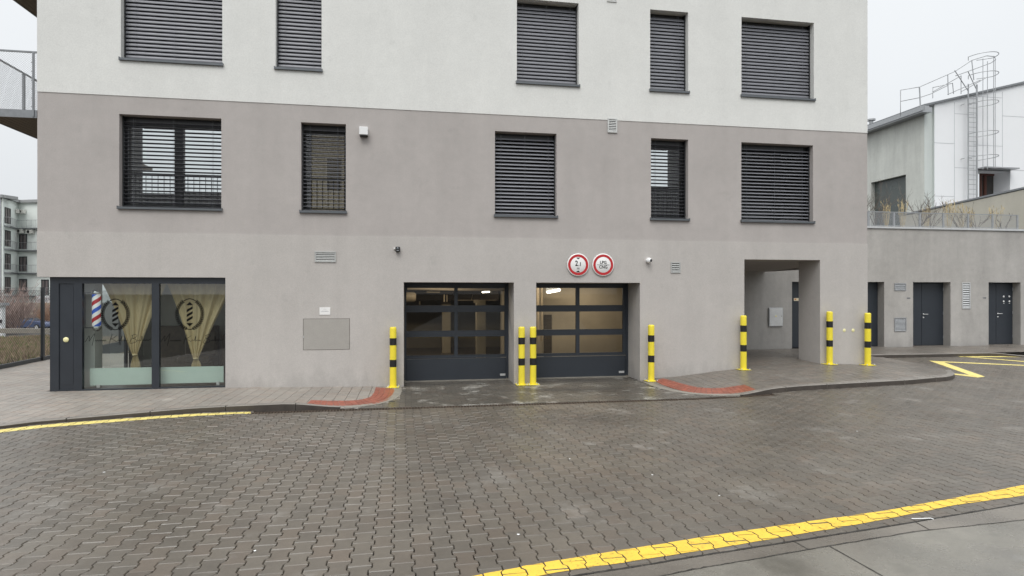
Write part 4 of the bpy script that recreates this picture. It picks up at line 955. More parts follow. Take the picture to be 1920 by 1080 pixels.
# ================================================================== LEFT BACKGROUND
# pavement edge, plinth and chain-link fence
fg0, fg1 = gp(-60, 705, lambda X, Y: .10), gp(95, 673, lambda X, Y: .10)
FXd = (fg1-fg0).normalized(); FXd.z = 0
FA = fg0-FXd*3; FB = fg1+FXd*6
fe = thing('chain_link_fence', ((FA.x+FB.x)/2, (FA.y+FB.y)/2, .1), 'dark chain-link fence on a low black kerb beside the waste ground', 'fence')
nn = Vector((-FXd.y, FXd.x, 0))
m = MB(); m.obox((FA.x, FA.y, -.2), (FB-FA), nn*.08, (0, 0, .40)); m.build('plinth', M['frame_dark'], fe)
FPst = atZ(80, 600, (fg1-Vector((0, 0, 0))).y)  # placeholder
k = (onY(80, 548, 0)-onY(79, 548, 0))
def fence_at(px):
    """point on the fence line seen at photo column px"""
    u_ = (px-960)/FPX; dx, dy = ST+u_*CT, CT-u_*ST
    # solve FA + s*FXd = (t*dx, t*dy-CAMD)
    det = FXd.x*(-dy)+FXd.y*dx; bx, by = -FA.x, -CAMD-FA.y
    s = (bx*(-dy)+by*dx)/det; return s
s80 = fence_at(80)
for k_ in range(-4, 4):
    s = s80+k_*2.6; p = FA+FXd*s
    if s < 0 or s > (FB-FA).length: continue
    m = MB(); m.box(p.x-.035, p.x+.035, p.y-.035, p.y+.035, .1, 2.14); m.build('post', M['frame_dark'], fe)
m = MB(); LN = (FB-FA).length
def chain(mb, p0, p1, z0, z1, pitch, t):
    p0, p1 = Vector(p0), Vector(p1); Ln = (p1-p0).length; d = (p1-p0).normalized(); H_ = z1-z0
    for sg in (1, -1):
        k = -H_
        while k < Ln:
            s0, s1 = max(k, 0), min(k+H_, Ln)
            if s1 > s0:
                za, zb = s0-k, s1-k
                if sg < 0: za, zb = H_-za, H_-zb
                a_ = p0+d*s0; b_ = p0+d*s1; a_.z = z0+za; b_.z = z0+zb; mb.tube([a_, b_], t, 3, False, False)
            k += pitch
chain(m, FA+nn*.02, FB+nn*.02, .18, 2.05, .085, .0032)
m.tube([FA+Vector((0, 0, 2.05-FA.z)), FB+Vector((0, 0, 2.05-FB.z))], .004, 4, False); m.build('mesh', M['frame_dark'], fe, fix=False)
# waste ground
def grid(x0, x1, y0, y1, nx, ny, H, amp=0.0):
    mb = MB(); vs = []
    for j in range(ny+1):
        for i in range(nx+1):
            x = x0+(x1-x0)*i/nx; y = y0+(y1-y0)*j/ny; vs.append((x, y, H(x, y)+(random.uniform(-amp, amp))))
    mb.add(vs, [(j*(nx+1)+i, j*(nx+1)+i+1, (j+1)*(nx+1)+i+1, (j+1)*(nx+1)+i) for j in range(ny) for i in range(nx)], True); return mb
def dirtmat():
    m, t, p = newmat('waste_ground'); N, Lk = t.nodes, t.links; g = N.new('ShaderNodeNewGeometry')
    n = N.new('ShaderNodeTexNoise'); n.inputs['Scale'].default_value = .5; n.inputs['Detail'].default_value = 9; n.inputs['Roughness'].default_value = .75
    mp = N.new('ShaderNodeMapping'); mp.inputs['Scale'].default_value = (1, .35, 1); Lk.new(g.outputs['Position'], mp.inputs[0]); Lk.new(mp.outputs[0], n.inputs['Vector'])
    c = N.new('ShaderNodeValToRGB'); e = c.color_ramp.elements; e[0].position = .32; e[0].color = (.085, .06, .042, 1); e[1].position = .66; e[1].color = (.14, .15, .06, 1)
    for q, cc in ((.45, (.15, .115, .085, 1)), (.56, (.19, .15, .105, 1))): x = e.new(q); x.color = cc
    Lk.new(n.outputs[0], c.inputs[0]); Lk.new(c.outputs[0], p.inputs['Base Color']); p.inputs['Roughness'].default_value = .95; return m
def HF(x, y):
    d = (Vector((x, y, 0))-Vector((FA.x, FA.y, 0))).dot(nn); d = abs(d); r_ = math.hypot(x, y+CAMD)
    return .05-.75*sm((r_-14)/30)-1.9*sm((r_-44)/8)
wg_ = MB(); nx, ny = 60, 60; vs = []
# strip from the fence line outwards (to the left/back)
side = -1 if (Vector((-40, 20, 0))-FA).dot(nn) < 0 else 1
for j in range(ny+1):
    for i in range(nx+1):
        p = FA-FXd*6+FXd*(150*(j/ny)**1.6)+nn*side*(.04+110*(i/nx)**1.7); vs.append((p.x, p.y, HF(p.x, p.y)+random.uniform(-.035, .035)*(1 if i > 0 else 0)))
wg_.add(vs, [(j*(nx+1)+i, j*(nx+1)+i+1, (j+1)*(nx+1)+i+1, (j+1)*(nx+1)+i) for j in range(ny) for i in range(nx)], True)
struct('waste_ground', wg_, dirtmat(), 'rough brown earth and weeds behind the fence', 'ground')
# dead weeds: countless, one stuff object
wd = MB()
for i in range(5200):
    Z_ = random.uniform(15.5, 44); px = random.uniform(-30, 100); p = atZ(px, 600, Z_)
    if (Vector((p.x, p.y, 0))-Vector((FA.x, FA.y, 0))).dot(nn)*side < .2: continue
    z = HF(p.x, p.y)-.02; wd.cur = 0 if random.random() < .72 else 1
    for k_ in range(3): q = Vector((p.x+random.uniform(-.15, .15), p.y+random.uniform(-.15, .15), z+random.uniform(.08, .34))); blade(wd, (p.x, p.y, z), q, .008+.0006*Z_)
o = wd.build('dead_weeds', [mat('dead_weed', (.27, .205, .14), .9, noise=.4, nscale=3), mat('green_weed', (.13, .15, .05), .9, noise=.3, nscale=3)], fix=False)
tag(o, 'dry brown weeds with green patches on the waste ground', 'weeds', None, 'stuff')
# a kerb line at the far edge of the waste ground, then a street far below
m = MB(); A_, B_ = atZ(-80, 618, 43.0), atZ(130, 615.5, 43.0); m.obox((A_.x, A_.y, -.95), (B_.x-A_.x, B_.y-A_.y, 0), (0, .4, 0), (0, 0, .33)); 
tag(m.build('boundary_kerb', M['kerb_pale']), 'long pale kerb at the far edge of the waste ground', 'kerb', None, None)
m = MB(); A_, B_, C_, D_ = atZ(-400, 0, 50), atZ(420, 0, 50), atZ(900, 0, 260), atZ(-900, 0, 260)
m.add([(p.x, p.y, -2.5) for p in (A_, B_, C_, D_)], [(0, 1, 2, 3)]); struct('far_street', m, mat('far_asphalt', (.07, .068, .065), .8, noise=.2, nscale=1), 'street far behind the waste ground', 'street')
# low blue trailer/car
tl = atZ(50, 612, 72.0); tv = thing('parked_car', (tl.x, tl.y, -2.5), 'low blue-grey car parked beyond the waste ground, seen through the fence', 'car')
M['car_blue'] = mat('car_blue', (.07, .10, .20), .3, .3, coat=.6)
bx = Vector((CT, -ST, 0)).normalized(); by = Vector((-bx.y, bx.x, 0)); base = Vector((tl.x, tl.y, -2.48))
def loc(a_, b_, z_): return base+bx*a_+by*b_+Vector((0, 0, z_))
prof = [(-1.55, .30), (-1.6, .62), (-1.35, .95), (-.9, 1.08), (.4, 1.16), (1.6, 1.05), (2.7, .86), (2.95, .62), (2.9, .32)]
m = MB()
ws = [(-.8, .92), (-.72, 1)]
rows = [(-.86, .94), (-.80, 1.0), (.80, 1.0), (.86, .94)]
vs = [loc(a_, b_, .3+(z_-.3)*k_) for b_, k_ in rows for a_, z_ in prof]; n_ = len(prof)
m.add(vs, [(r_*n_+i, r_*n_+i+1, (r_+1)*n_+i+1, (r_+1)*n_+i) for r_ in range(3) for i in range(n_-1)], True); m.add(vs[:n_], [tuple(range(n_))]); m.add(vs[-n_:], [tuple(range(n_))])
m.build('body', M['car_blue'], tv)
m = MB(); pf = [(-.95, 1.06), (-.55, 1.34), (.55, 1.38), (1.35, 1.08)]
vs = [loc(a_, b_*(1 if z_ < 1.2 else .82), z_) for b_ in (-.76, .76) for a_, z_ in pf]; m.add(vs, [(0, 1, 2, 3), (4, 7, 6, 5), (0, 4, 5, 1), (1, 5, 6, 2), (2, 6, 7, 3)]); m.build('cabin_glass', mat('car_glass', (.05, .07, .10), .12), tv)
for a_ in (-1.05, 1.9):
    for b_ in (-.82, .82):
        c_ = loc(a_, b_, .33); m = MB(); m.tube([c_-by*.1, c_+by*.1], .33, 20); w_ = m.build('wheel', M['black_plastic'], tv)
        m = MB(); m.tube([c_-by*.112, c_+by*.112], .20, 16); m.build('rim', M['alu'], w_)
# brick-brown garden wall, graffiti board, brush, hut
def fwall(name, px0, px1, yt, Z_, zb_, th, mt, lab, cat):
    a_, b_ = atZ(px0, yt, Z_), atZ(px1, yt, Z_); z_ = (a_.z+b_.z)/2; m = MB(); m.obox((a_.x, a_.y, zb_), (b_.x-a_.x, b_.y-a_.y, 0), (0, th, 0), (0, 0, z_-zb_)); return single(name, m, mt, lab, cat)
fwall('garden_wall', 20, 150, 567.5, 76.0, -2.5, .3, plaster('brown_wall', (.42, .36, .29), .22, .2, .2), 'brown wall behind the car below the far flats', 'wall')
gb = fwall('graffiti_wall', 68, 150, 555, 77.0, -2.5, .2, mat('white_wall', (.66, .67, .68), .8), 'white wall top with dark graffiti scribbles', 'wall')
m = MB(); rnd = random.Random(5); a_, b_ = atZ(69, 561, 76.9), atZ(98, 561, 76.9)
for i in range(10):
    c_ = a_.lerp(b_, i/9.0); pts = [c_+Vector((rnd.uniform(-.12, .12), -.03, rnd.uniform(-.32, .3))) for _ in range(5)]; m.tube(pts, .022, 4, False)
m.build('graffiti', mat('graffiti_ink', (.12, .12, .16), .7), gb)
ht = thing('small_hut', tuple(atZ(0, 614, 60.0)), 'small white hut at the left edge behind the fence', 'hut')
m = MB(); a_, b_ = atZ(-40, 0, 60), atZ(4, 0, 60); z1_ = atZ(0, 573, 60).z; m.obox((a_.x, a_.y, -2.5), (b_.x-a_.x, b_.y-a_.y, 0), (0, .5, 0), (0, 0, z1_+2.5)); m.build('wall', mat('hut_white', (.70, .72, .72), .7), ht)
m = MB(); m.obox((a_.x-.2, a_.y-.3, z1_), (b_.x-a_.x+.45, b_.y-a_.y, 0), (0, 1.0, 0), (0, 0, .28)); m.build('roof', M['galv'], ht)
m = MB(); q = atZ(1, 603, 59.9); m.box(q.x-.12, q.x+.12, q.y-.05, q.y, q.z-.15, q.z+.2); m.build('vent', M['black_plastic'], ht)
def brush(px, Z_, wpx, ytop, lab, seedv, col, n=26, dep=4):
    rnd = random.Random(seedv); b_ = atZ(px, 612, Z_); zt_ = atZ(px, ytop, Z_).z; H_ = zt_+2.4; W_ = wpx*Z_/FPX; m = MB()
    for k_ in range(n):
        x_ = b_.x+rnd.uniform(-.3, .3)*W_; twigs(m, (x_, b_.y+rnd.uniform(-.6, .6), -2.4), Vector((rnd.uniform(-.8, .8), rnd.uniform(-.5, .5), 1)).normalized(), H_*.55, .05, dep, rnd)
    single('bare_bush', m, col, lab, 'bush', 'bare bushes along the far brown wall')
cb = mat('bush_twig', (.36, .27, .24), .9, noise=.2, nscale=2)
brush(20, 64, 46, 545, 'large pinkish-brown bare bush left of the car', 21, cb, 44); brush(48, 74.5, 30, 566, 'thin bare bush hanging over the wall behind the car', 22, cb, 12)
brush(88, 74.5, 26, 570, 'rusty bare bush behind the fence post', 23, mat('bush_rust', (.38, .23, .15), .9, noise=.2, nscale=2), 20)

# far block of flats with steel balconies
flt = thing('block_of_flats', tuple(atZ(34, 556, 80.0)), 'pale mint block of flats with steel balconies and air conditioners, far left', 'building')
M['mint'] = mat('mint_render', (.80, .85, .82), .85, noise=.03, nscale=.5); M['eave'] = mat('eave_grey', (.30, .31, .31), .6); M['far_glass'] = mat('far_window', (.15, .13, .13), .25, noise=.3, nscale=.8)
QL, QC, QR = atZ(5, 556, 75.5), atZ(34, 556, 80.0), atZ(112, 556, 79.0); QF = atZ(-60, 556, 77.0)
ztop_ = atZ(34, 384.5, 80).z
for P_ in (QL, QC, QR, QF): P_.z = -2.5
def face(mb, P_, Q_, z0, z1, off=0.0):
    d_ = (Q_-P_).normalized(); n_ = Vector((d_.y, -d_.x, 0))*off
    mb.add([Vector((P_.x, P_.y, z0))+n_, Vector((Q_.x, Q_.y, z0))+n_, Vector((Q_.x, Q_.y, z1))+n_, Vector((P_.x, P_.y, z1))+n_], [(0, 1, 2, 3)])
m = MB(); face(m, QF, QL, -2.5, ztop_+.4); face(m, QL, QC, -2.5, ztop_+.4); face(m, QC, QR, -2.5, ztop_+.4); m.build('wall', M['mint'], flt, fix=False)
m = MB()
for P_, Q_ in ((QF, QL), (QL, QC), (QC, QR)):
    d_ = (Q_-P_).normalized(); n_ = Vector((d_.y, -d_.x, 0)); m.obox(Vector((P_.x, P_.y, ztop_+.25))-d_*.2+n_*.35, (Q_-P_)+d_*.5, -n_*2.0, (0, 0, .38))
m.build('roof', M['eave'], flt)
def wpt(px, P_, Q_):
    u_ = (px-960)/FPX; dx, dy = ST+u_*CT, CT-u_*ST; d_ = (Q_-P_); det = d_.x*(-dy)+d_.y*dx; bx_, by_ = -P_.x, -CAMD-P_.y
    s = (bx_*(-dy)+by_*dx)/det; return P_+d_*s
def fwin(px0, px1, yt, yb_, P_, Q_):
    a_, b_ = wpt(px0, P_, Q_), wpt(px1, P_, Q_); Za = (a_.x*ST+(a_.y+CAMD)*CT); z1 = CAMZ+(HOR-yt)/FPX*Za; z0 = CAMZ+(HOR-yb_)/FPX*Za
    d_ = (b_-a_).normalized(); n_ = Vector((d_.y, -d_.x, 0)); m = MB(); W_ = (b_-a_).length
    for s0, s1, c0, c1 in ((-.0, .12, z0, z1), (W_-.12, W_, z0, z1), (.12, W_-.12, z1-.12, z1), (W_*.45, W_*.45+.1, z0, z1-.12)):
        p_ = a_+d_*s0; m.obox(Vector((p_.x, p_.y, c0))+n_*.08, d_*(s1-s0), -n_*.07, (0, 0, c1-c0))
    w_ = m.build('window', M['frame_dark'], flt); g = MB(); g.add([Vector((p_.x, p_.y, z_))+n_*.03 for p_, z_ in ((a_, z0), (b_, z0), (b_, z1), (a_, z1))], [(0, 1, 2, 3)]); g.build('pane', M['far_glass'], w_, fix=False)
for yt, yb_ in ((388, 418), (431, 461), (475, 505), (519, 550)): fwin(8.5, 19, yt, yb_, QL, QC)
for yt, yb_ in ((439, 467), (481, 509), (523, 552)): fwin(36.5, 51, yt, yb_, QC, QR)
fwin(78, 92, 524, 553, QC, QR)
for yb_ in (428, 469.5, 512, 554.5):
    z_ = atZ(40, yb_, 79.5).z; m = MB(); m2 = MB()
    n1 = Vector(((QC-QL).y, -(QC-QL).x, 0)).normalized(); n2 = Vector(((QR-QC).y, -(QR-QC).x, 0)).normalized()
    A1, A2 = QL.lerp(QC, .08), QC; I = QC+n1*1.0+n2*.55
    ring = [A1, QC, QR, QR+n2*.6, QC+n1*.3+n2*.5, A1+n1*.6]; m.prism([(p_.x, p_.y, z_-.16) for p_ in ring], (0, 0, .18))
    b_ = m.build('balcony', M['galv_dark'], flt)
    edge = [A1+n1*.02, A1+n1*.6, QC+n1*.3+n2*.5, QR+n2*.6]
    for P_, Q_ in zip(edge, edge[1:]):
        P2, Q2 = Vector((P_.x, P_.y, z_+1.05)), Vector((Q_.x, Q_.y, z_+1.05)); m2.tube([P2, Q2], .022, 4, False); Ln = (Q_-P_).length; k_ = 0
        while k_ < Ln: p_ = P_+(Q_-P_)*(k_/Ln); m2.tube([(p_.x, p_.y, z_), (p_.x, p_.y, z_+1.05)], .016, 4, False); k_ += .75
        k_ = 0
        while k_ < Ln: p_ = P_+(Q_-P_)*(k_/Ln); m2.tube([(p_.x, p_.y, z_+.1), (p_.x, p_.y, z_+1.0)], .004, 3, False); k_ += .2
    m2.build('railing', M['galv'], b_)
def acu(px0, px1, y0_, y1_, P_, Q_):
    a_, b_ = wpt(px0, P_, Q_), wpt(px1, P_, Q_); Za = a_.x*ST+(a_.y+CAMD)*CT; z1 = CAMZ+(HOR-y0_)/FPX*Za; z0 = CAMZ+(HOR-y1_)/FPX*Za; d_ = (b_-a_).normalized(); n_ = Vector((d_.y, -d_.x, 0))
    m = MB(); m.obox(Vector((a_.x, a_.y, z0))+n_*.45, b_-a_, -n_*.35, (0, 0, z1-z0)); o_ = m.build('air_conditioner', mat('ac_white', (.62, .62, .58), .6) if 'ac_white' not in bpy.data.materials else bpy.data.materials['ac_white'], flt)
    c_ = a_.lerp(b_, .4); m = MB(); m.tube([Vector((c_.x, c_.y, (z0+z1)/2))+n_*.45, Vector((c_.x, c_.y, (z0+z1)/2))+n_*.48], (z1-z0)*.40, 14); m.build('fan', M['black_plastic'], o_)
acu(27.5, 36, 392, 399, QL, QC); acu(38, 50, 394, 401, QC, QR); acu(36, 47.5, 430.5, 437.5, QC, QR); acu(54, 65.5, 431.5, 438.5, QC, QR)
m = MB(); p_ = wpt(2, QF, QL); m.tube([(p_.x, p_.y-.1, -2.5), (p_.x, p_.y-.1, ztop_+.3)], .07, 6); m.build('downpipe', M['galv'], flt)

# ================================================================== GROUND
# ---- the sheet everything lies on
def HG(x, y):
    b = Hroad(x, y)-.06
    if x < -9: b = min(b, -.1)
    if y > 5 or x < -30 or x > 60: b = -.3 if x > -8 else -3.2
    return b
m = MB(); vs = []
xs = [-400, -150, -60, -30, -20]+[-14+.5*i for i in range(73)]+[30, 60, 150, 400]; ys = [-400, -150, -60, -30]+[-16+.5*i for i in range(43)]
for y in ys:
    for x in xs: vs.append((x, y, Hroad(max(-20, min(30, x)), max(-18, y))-.035))
n_ = len(xs); m.add(vs, [(j*n_+i, j*n_+i+1, (j+1)*n_+i+1, (j+1)*n_+i) for j in range(len(ys)-1) for i in range(n_-1)], True)
struct('ground', m, M['paving_base'], 'ground bed under the paving', 'ground')
m = MB(); m.add([(-8.5, 5, -.05), (400, 5, -.05), (400, 500, -.05), (-8.5, 500, -.05)], [(0, 1, 2, 3)]); struct('yard_ground', m, M['paving_base'], 'ground behind the buildings', 'ground')

# ---- outlines read off the photograph
KL = [(-260, 826), (-120, 815), (0, 804), (70, 795.3), (150, 789.4), (225, 784), (294.5, 779), (359, 774.6), (422, 772), (480, 770), (538, 767.6), (590, 766.5), (640, 765)]
kl = [gp(*p) for p in KL]
YD = -2.40
KR = [(1390, 741.5), (1430, 738.5), (1460, 736.3), (1500, 732.7), (1560, 729), (1620, 725.5), (1700, 721), (1760, 715.5), (1778, 713.8), (1787, 711.5), (1790, 708.5)]
kr = [gp(*p) for p in KR]
def inpoly(x, y, P):
    c = False; n = len(P)
    for i in range(n):
        x1, y1 = P[i][0], P[i][1]; x2, y2 = P[(i+1) % n][0], P[(i+1) % n][1]
        if (y1 > y) != (y2 > y) and x < (x2-x1)*(y-y1)/(y2-y1)+x1: c = not c
    return c
back = [gp(1781, 701), gp(1762, 694.5), gp(1735, 688), gp(1700, 682), gp(1668, 677), gp(1640, 673)]
# everything on the building side of the road
walk_poly = [(p.x, p.y) for p in kl if p.x < -1.6]+[(-1.3, YD+.06), (6.2, YD+.06)]+[(p.x, p.y) for p in kr]+[(p.x, p.y) for p in back]+[(back[-1].x, 6), (-60, 6), (-60, kl[0].y)]
# front edge of the paved road (yellow line, edge row, gutter)
YU = [(700, 1112), (780, 1099), (890, 1080), (945, 1069), (1020, 1055), (1135, 1036.5), (1204, 1026), (1300, 1010.5), (1364.6, 999.5), (1506.7, 979.5), (1671, 956), (1800.5, 931.7), (1920, 909.4), (2060, 885), (2300, 850)]
YL = [(750, 1139), (860, 1115), (1002, 1080), (1073, 1069), (1190, 1052), (1300, 1035.4), (1429, 1014), (1623, 981), (1800, 945.6), (1920, 929.4), (2060, 904), (2300, 866)]
GE = [(600, 1190), (800, 1140), (1080, 1080), (1204, 1061.7), (1300, 1045), (1471, 1018.5), (1671, 987), (1800, 965), (1920, 944.6), (2060, 920), (2300, 882)]
SE = [(600, 1222), (900, 1160), (1150, 1102), (1300, 1070), (1400, 1053), (1552, 1026.5), (1716.5, 999), (1920, 977), (2060, 955), (2300, 915)]
def resample(pts, n):
    P = [Vector(p) for p in pts]; L_ = [0]
    for a, b in zip(P, P[1:]): L_.append(L_[-1]+(b-a).length)
    out_ = []
    for i in range(n+1):
        s = L_[-1]*i/n
        for k in range(len(P)-1):
            if s <= L_[k+1]+1e-9: t = (s-L_[k])/max(L_[k+1]-L_[k], 1e-9); out_.append(P[k].lerp(P[k+1], t)); break
    return out_
yu, yl_, ge, se = [[gp(*p) for p in Q] for Q in (YU, YL, GE, SE)]
ge_poly = [(p.x, p.y) for p in ge]+[(60, ge[-1].y), (60, -40), (ge[0].x, -40)]
road_poly_front = ge_poly

# ---- pavers
ANG = radians(1.15)
def bone(cx, cy, ca, sa, w_, p_, A, inset):
    """outline of one I-shaped paver, centre cx,cy"""
    hw, hp = w_/2, p_/2; wide, nar = hw+A-inset, hw-A-inset; hp2 = hp-inset
    right = [(wide, -hp2), (wide, -hp*.62), (nar, -hp*.36), (nar, hp*.36), (wide, hp*.62), (wide, hp2)]
    pts = right+[(-x, y) for x, y in reversed(right)]
    return [(cx+x*ca-y*sa, cy+x*sa+y*ca) for x, y in pts]
# ---- clipped paint
def clip(poly, q):
    """Sutherland-Hodgman, q convex counter-clockwise"""
    for i in range(len(q)):
        a, b = q[i], q[(i+1) % len(q)]; out_ = []
        side = lambda p: (b[0]-a[0])*(p[1]-a[1])-(b[1]-a[1])*(p[0]-a[0])
        for j in range(len(poly)):
            p1, p2 = poly[j], poly[(j+1) % len(poly)]; s1, s2 = side(p1), side(p2)
            if s1 >= 0: out_.append(p1)
            if (s1 >= 0) != (s2 >= 0): t = s1/(s1-s2); out_.append((p1[0]+(p2[0]-p1[0])*t, p1[1]+(p2[1]-p1[1])*t))
        poly = out_
        if len(poly) < 3: return None
    return poly
def dY(x): return YD-.10*sm((-2.2-x)/2.2)
DRX0, DRX1 = gp(468, 773).x, gp(1445, 738).x
PW, PP, PA = .1375, .206, .0105
ca, sa = cos(ANG), sin(ANG)
road = MB(); paint_src = []
rnd = random.Random(3)
C0 = gp(738, 955)       # a known joint column
def add_stone(mb, pin, pout, H, dz, tilt=(0, 0), drop=.012, lift=0.0, c=(0, 0), bev=.0065):
    n = len(pin); z = lambda x, y: H(x, y)+dz+tilt[0]*(x-c[0])+tilt[1]*(y-c[1])+lift
    vs = [(x, y, z(x, y)) for x, y in pin]+[(x, y, z(x, y)-bev) for x, y in pout]+[(x, y, z(x, y)-bev-drop) for x, y in pout]
    mb.add(vs, [tuple(range(n))]+[(i, n+i, n+(i+1) % n, (i+1) % n) for i in range(n)]+[(n+i, 2*n+i, 2*n+(i+1) % n, n+(i+1) % n) for i in range(n)])
cols = range(-125, 185); nst = 0
for c in cols:
    for r_ in range(-70, 62):
        lx = (c+.5)*PW; ly = (r_+(.5 if c % 2 else 0))*PP
        x = C0.x+lx*ca-ly*sa; y = C0.y+lx*sa+ly*ca
        if y < -12.8 or y > 2.9 or x < -15 or x > 23: continue
        # only what the photograph can see, plus a margin
        Zc = x*ST+(y+CAMD)*CT
        if Zc < 1.2 or abs(x*CT-(y+CAMD)*ST) > .9*Zc+3.0: continue
        if inpoly(x, y, walk_poly) and inpoly(x-.09, y, walk_poly) and inpoly(x+.09, y, walk_poly) and inpoly(x, y-.12, walk_poly): continue
        if inpoly(x, y+.15, ge_poly) and inpoly(x-.05, y+.15, ge_poly): continue
        if y > 2.4 : continue
        t = (rnd.uniform(-.014, .014), rnd.uniform(-.014, .014)); dz = rnd.uniform(-.0015, .0015)
        pin = bone(x, y, ca, sa, PW, PP, PA, .0068); pout = bone(x, y, ca, sa, PW, PP, PA, .0027)
        if abs(y-YD) < .35 and DRX0 < x < DRX1:
            ye = dY(x)-.069; q = [(x-1, ye-2), (x+1, ye-2), (x+1, ye), (x-1, ye)]
            r1 = clip(pout, q)
            if not r1: continue
            if len(r1) != len(pout) or any(abs(a[1]-b[1]) > 1e-6 for a, b in zip(r1, pout)):
                add_stone(road, r1, r1, Hroad, dz, t, c=(x, y), bev=.001); continue
        add_stone(road, pin, pout, Hroad, dz, t, c=(x, y)); nst += 1
        paint_src.append((x, y, bone(x, y, ca, sa, PW, PP, PA, .0046), t, dz))
struct('road', road, M['road_stone'], 'road of brown-grey I-shaped interlocking pavers', 'road')
print('pavers', nst)
def ccw(q):
    a = sum(q[i][0]*q[(i+1) % len(q)][1]-q[(i+1) % len(q)][0]*q[i][1] for i in range(len(q))); return q if a > 0 else q[::-1]
def painted(quads, mb, lift=.0022):
    for q in quads:
        q = ccw([(p[0], p[1]) for p in q]); cx = sum(p[0] for p in q)/4; cy = sum(p[1] for p in q)/4; R_ = max(math.hypot(p[0]-cx, p[1]-cy) for p in q)+.2
        for (x, y, poly, t, dz) in paint_src:
            if abs(x-cx) > R_ or abs(y-cy) > R_: continue
            # split the bone in two convex-ish halves for clean clipping
            r = clip(poly, q)
            if r and len(r) >= 3:
                n = len(r); mb.add([(a, b, Hroad(a, b)+dz+t[0]*(a-x)+t[1]*(b-y)+lift) for a, b in r], [tuple(range(n))])
n = 34; a_, b_ = resample(yu, n), resample(yl_, n)
m = MB(); painted([(a_[i], a_[i+1], b_[i+1], b_[i]) for i in range(n)], m)
struct('yellow_edge_line', m, M['road_yellow'], 'broad yellow line painted across the pavers at the lower right', 'road marking')
# left yellow line under the kerb
u1 = [gp(*p) for p in ((-120, 817), (0, 806), (70, 797.5), (150, 791.2), (294.5, 780.5), (359, 776.3), (422, 773.7), (470, 772.4))]
l1_ = [gp(*p) for p in ((-120, 823), (0, 811.5), (70, 803), (150, 796.5), (294.5, 785), (359, 780.5), (422, 777.3), (470, 775.6))]
n = 24; a_, b_ = resample(u1, n), resample(l1_, n); m = MB(); painted([(a_[i], a_[i+1], b_[i+1], b_[i]) for i in range(n)], m)
struct('yellow_kerb_line', m, M['marking_pale'], 'narrow pale yellow line along the left kerb', 'road marking')
# bay markings at the right
MK = [[(1741.7, 676.3), (1765, 677.8), (1847, 706.5), (1832, 708.2)], [(1785.5, 700.2), (1822, 703.6), (1833, 708.2), (1787, 702.4)], [(1764.6, 677.6), (1935, 685.2), (1935, 686.6), (1768, 679.4)],
      [(1795, 668.2), (1806, 668.2), (1935, 678.6), (1935, 680)], [(1795, 668.0), (1935, 668.2), (1935, 669.7), (1800, 669.6)]]
m = MB()
for q in MK:
    P = [gp(*p) for p in q]; m.add([(p.x, p.y, Hroad(p.x, p.y)+.004) for p in P], [(0, 1, 2, 3)])
struct('bay_markings', m, M['marking_pale'], 'yellow parking bay lines in front of the annex', 'road marking')
# gutter and concrete slabs at the lower right
def sheet(A, B, H, dz, mb, n=40):
    a, b = resample(A, n), resample(B, n)
    vs = [(p.x, p.y, H(p.x, p.y)+dz) for p in a]+[(p.x, p.y, H(p.x, p.y)+dz) for p in b]; mb.add(vs, [(i, i+1, n+2+i, n+1+i) for i in range(n)])
def conc(name, col, rough, wet):
    m, t, p = newmat(name); N, Lk = t.nodes, t.links; g = N.new('ShaderNodeNewGeometry')
    def noise(s, d, r=.6):
        n = N.new('ShaderNodeTexNoise'); n.inputs['Scale'].default_value = s; n.inputs['Detail'].default_value = d; n.inputs['Roughness'].default_value = r; Lk.new(g.outputs['Position'], n.inputs['Vector']); return n.outputs[0]
    def rng(src, a, b, lo, hi):
        r = N.new('ShaderNodeMapRange'); r.inputs['From Min'].default_value = lo; r.inputs['From Max'].default_value = hi; r.inputs['To Min'].default_value = a; r.inputs['To Max'].default_value = b; Lk.new(src, r.inputs['Value']); return r.outputs[0]
    def mul(a, b):
        k = N.new('ShaderNodeMath'); k.operation = 'MULTIPLY'; Lk.new(a, k.inputs[0]); Lk.new(b, k.inputs[1]); return k.outputs[0]
    pud = noise(1.6, 5); f = mul(mul(rng(noise(3.2, 8, .7), .72, 1.2, .3, .7), rng(noise(.7, 6, .7), .8, 1.15, .35, .65)), rng(noise(60, 4, .8), .85, 1.15, .3, .7)); f = mul(f, rng(pud, 1.1, .80, .45, .62))
    s = N.new('ShaderNodeVectorMath'); s.operation = 'SCALE'; s.inputs[0].default_value = col; Lk.new(f, s.inputs['Scale']); Lk.new(s.outputs[0], p.inputs['Base Color'])
    Lk.new(rng(pud, rough, wet, .47, .60), p.inputs['Roughness']); p.inputs['Specular IOR Level'].default_value = .9
    b = N.new('ShaderNodeBump'); b.inputs['Distance'].default_value = .003; Lk.new(rng(pud, .5, .04, .45, .6), b.inputs['Strength']); Lk.new(noise(110, 5, .7), b.inputs['Height']); Lk.new(b.outputs[0], p.inputs['Normal'])
    return m
M['gutter'] = conc('gutter_concrete', (.14, .125, .105), .36, .16); M['slab'] = conc('slab_concrete', (.165, .155, .132), .32, .05)
m = MB(); ge2 = [p+Vector((.0, -.014, 0)) for p in ge]; sheet(ge2, [p+Vector((0, .006, 0)) for p in se], Hroad, .0045, m); struct('gutter', m, M['gutter'], 'smooth concrete gutter strip beside the pavers', 'gutter')
m = MB(); far_ = [Vector((p.x+3.0, p.y-14, 0)) for p in se]
a, b = resample([p-Vector((0, .006, 0)) for p in se], 40), resample(far_, 40); vs = []; K = 14
for k_ in range(K+1):
    for i in range(41): p = a[i].lerp(b[i], (k_/K)**1.5); vs.append((p.x, p.y, Hroad(p.x, p.y)+.0085))
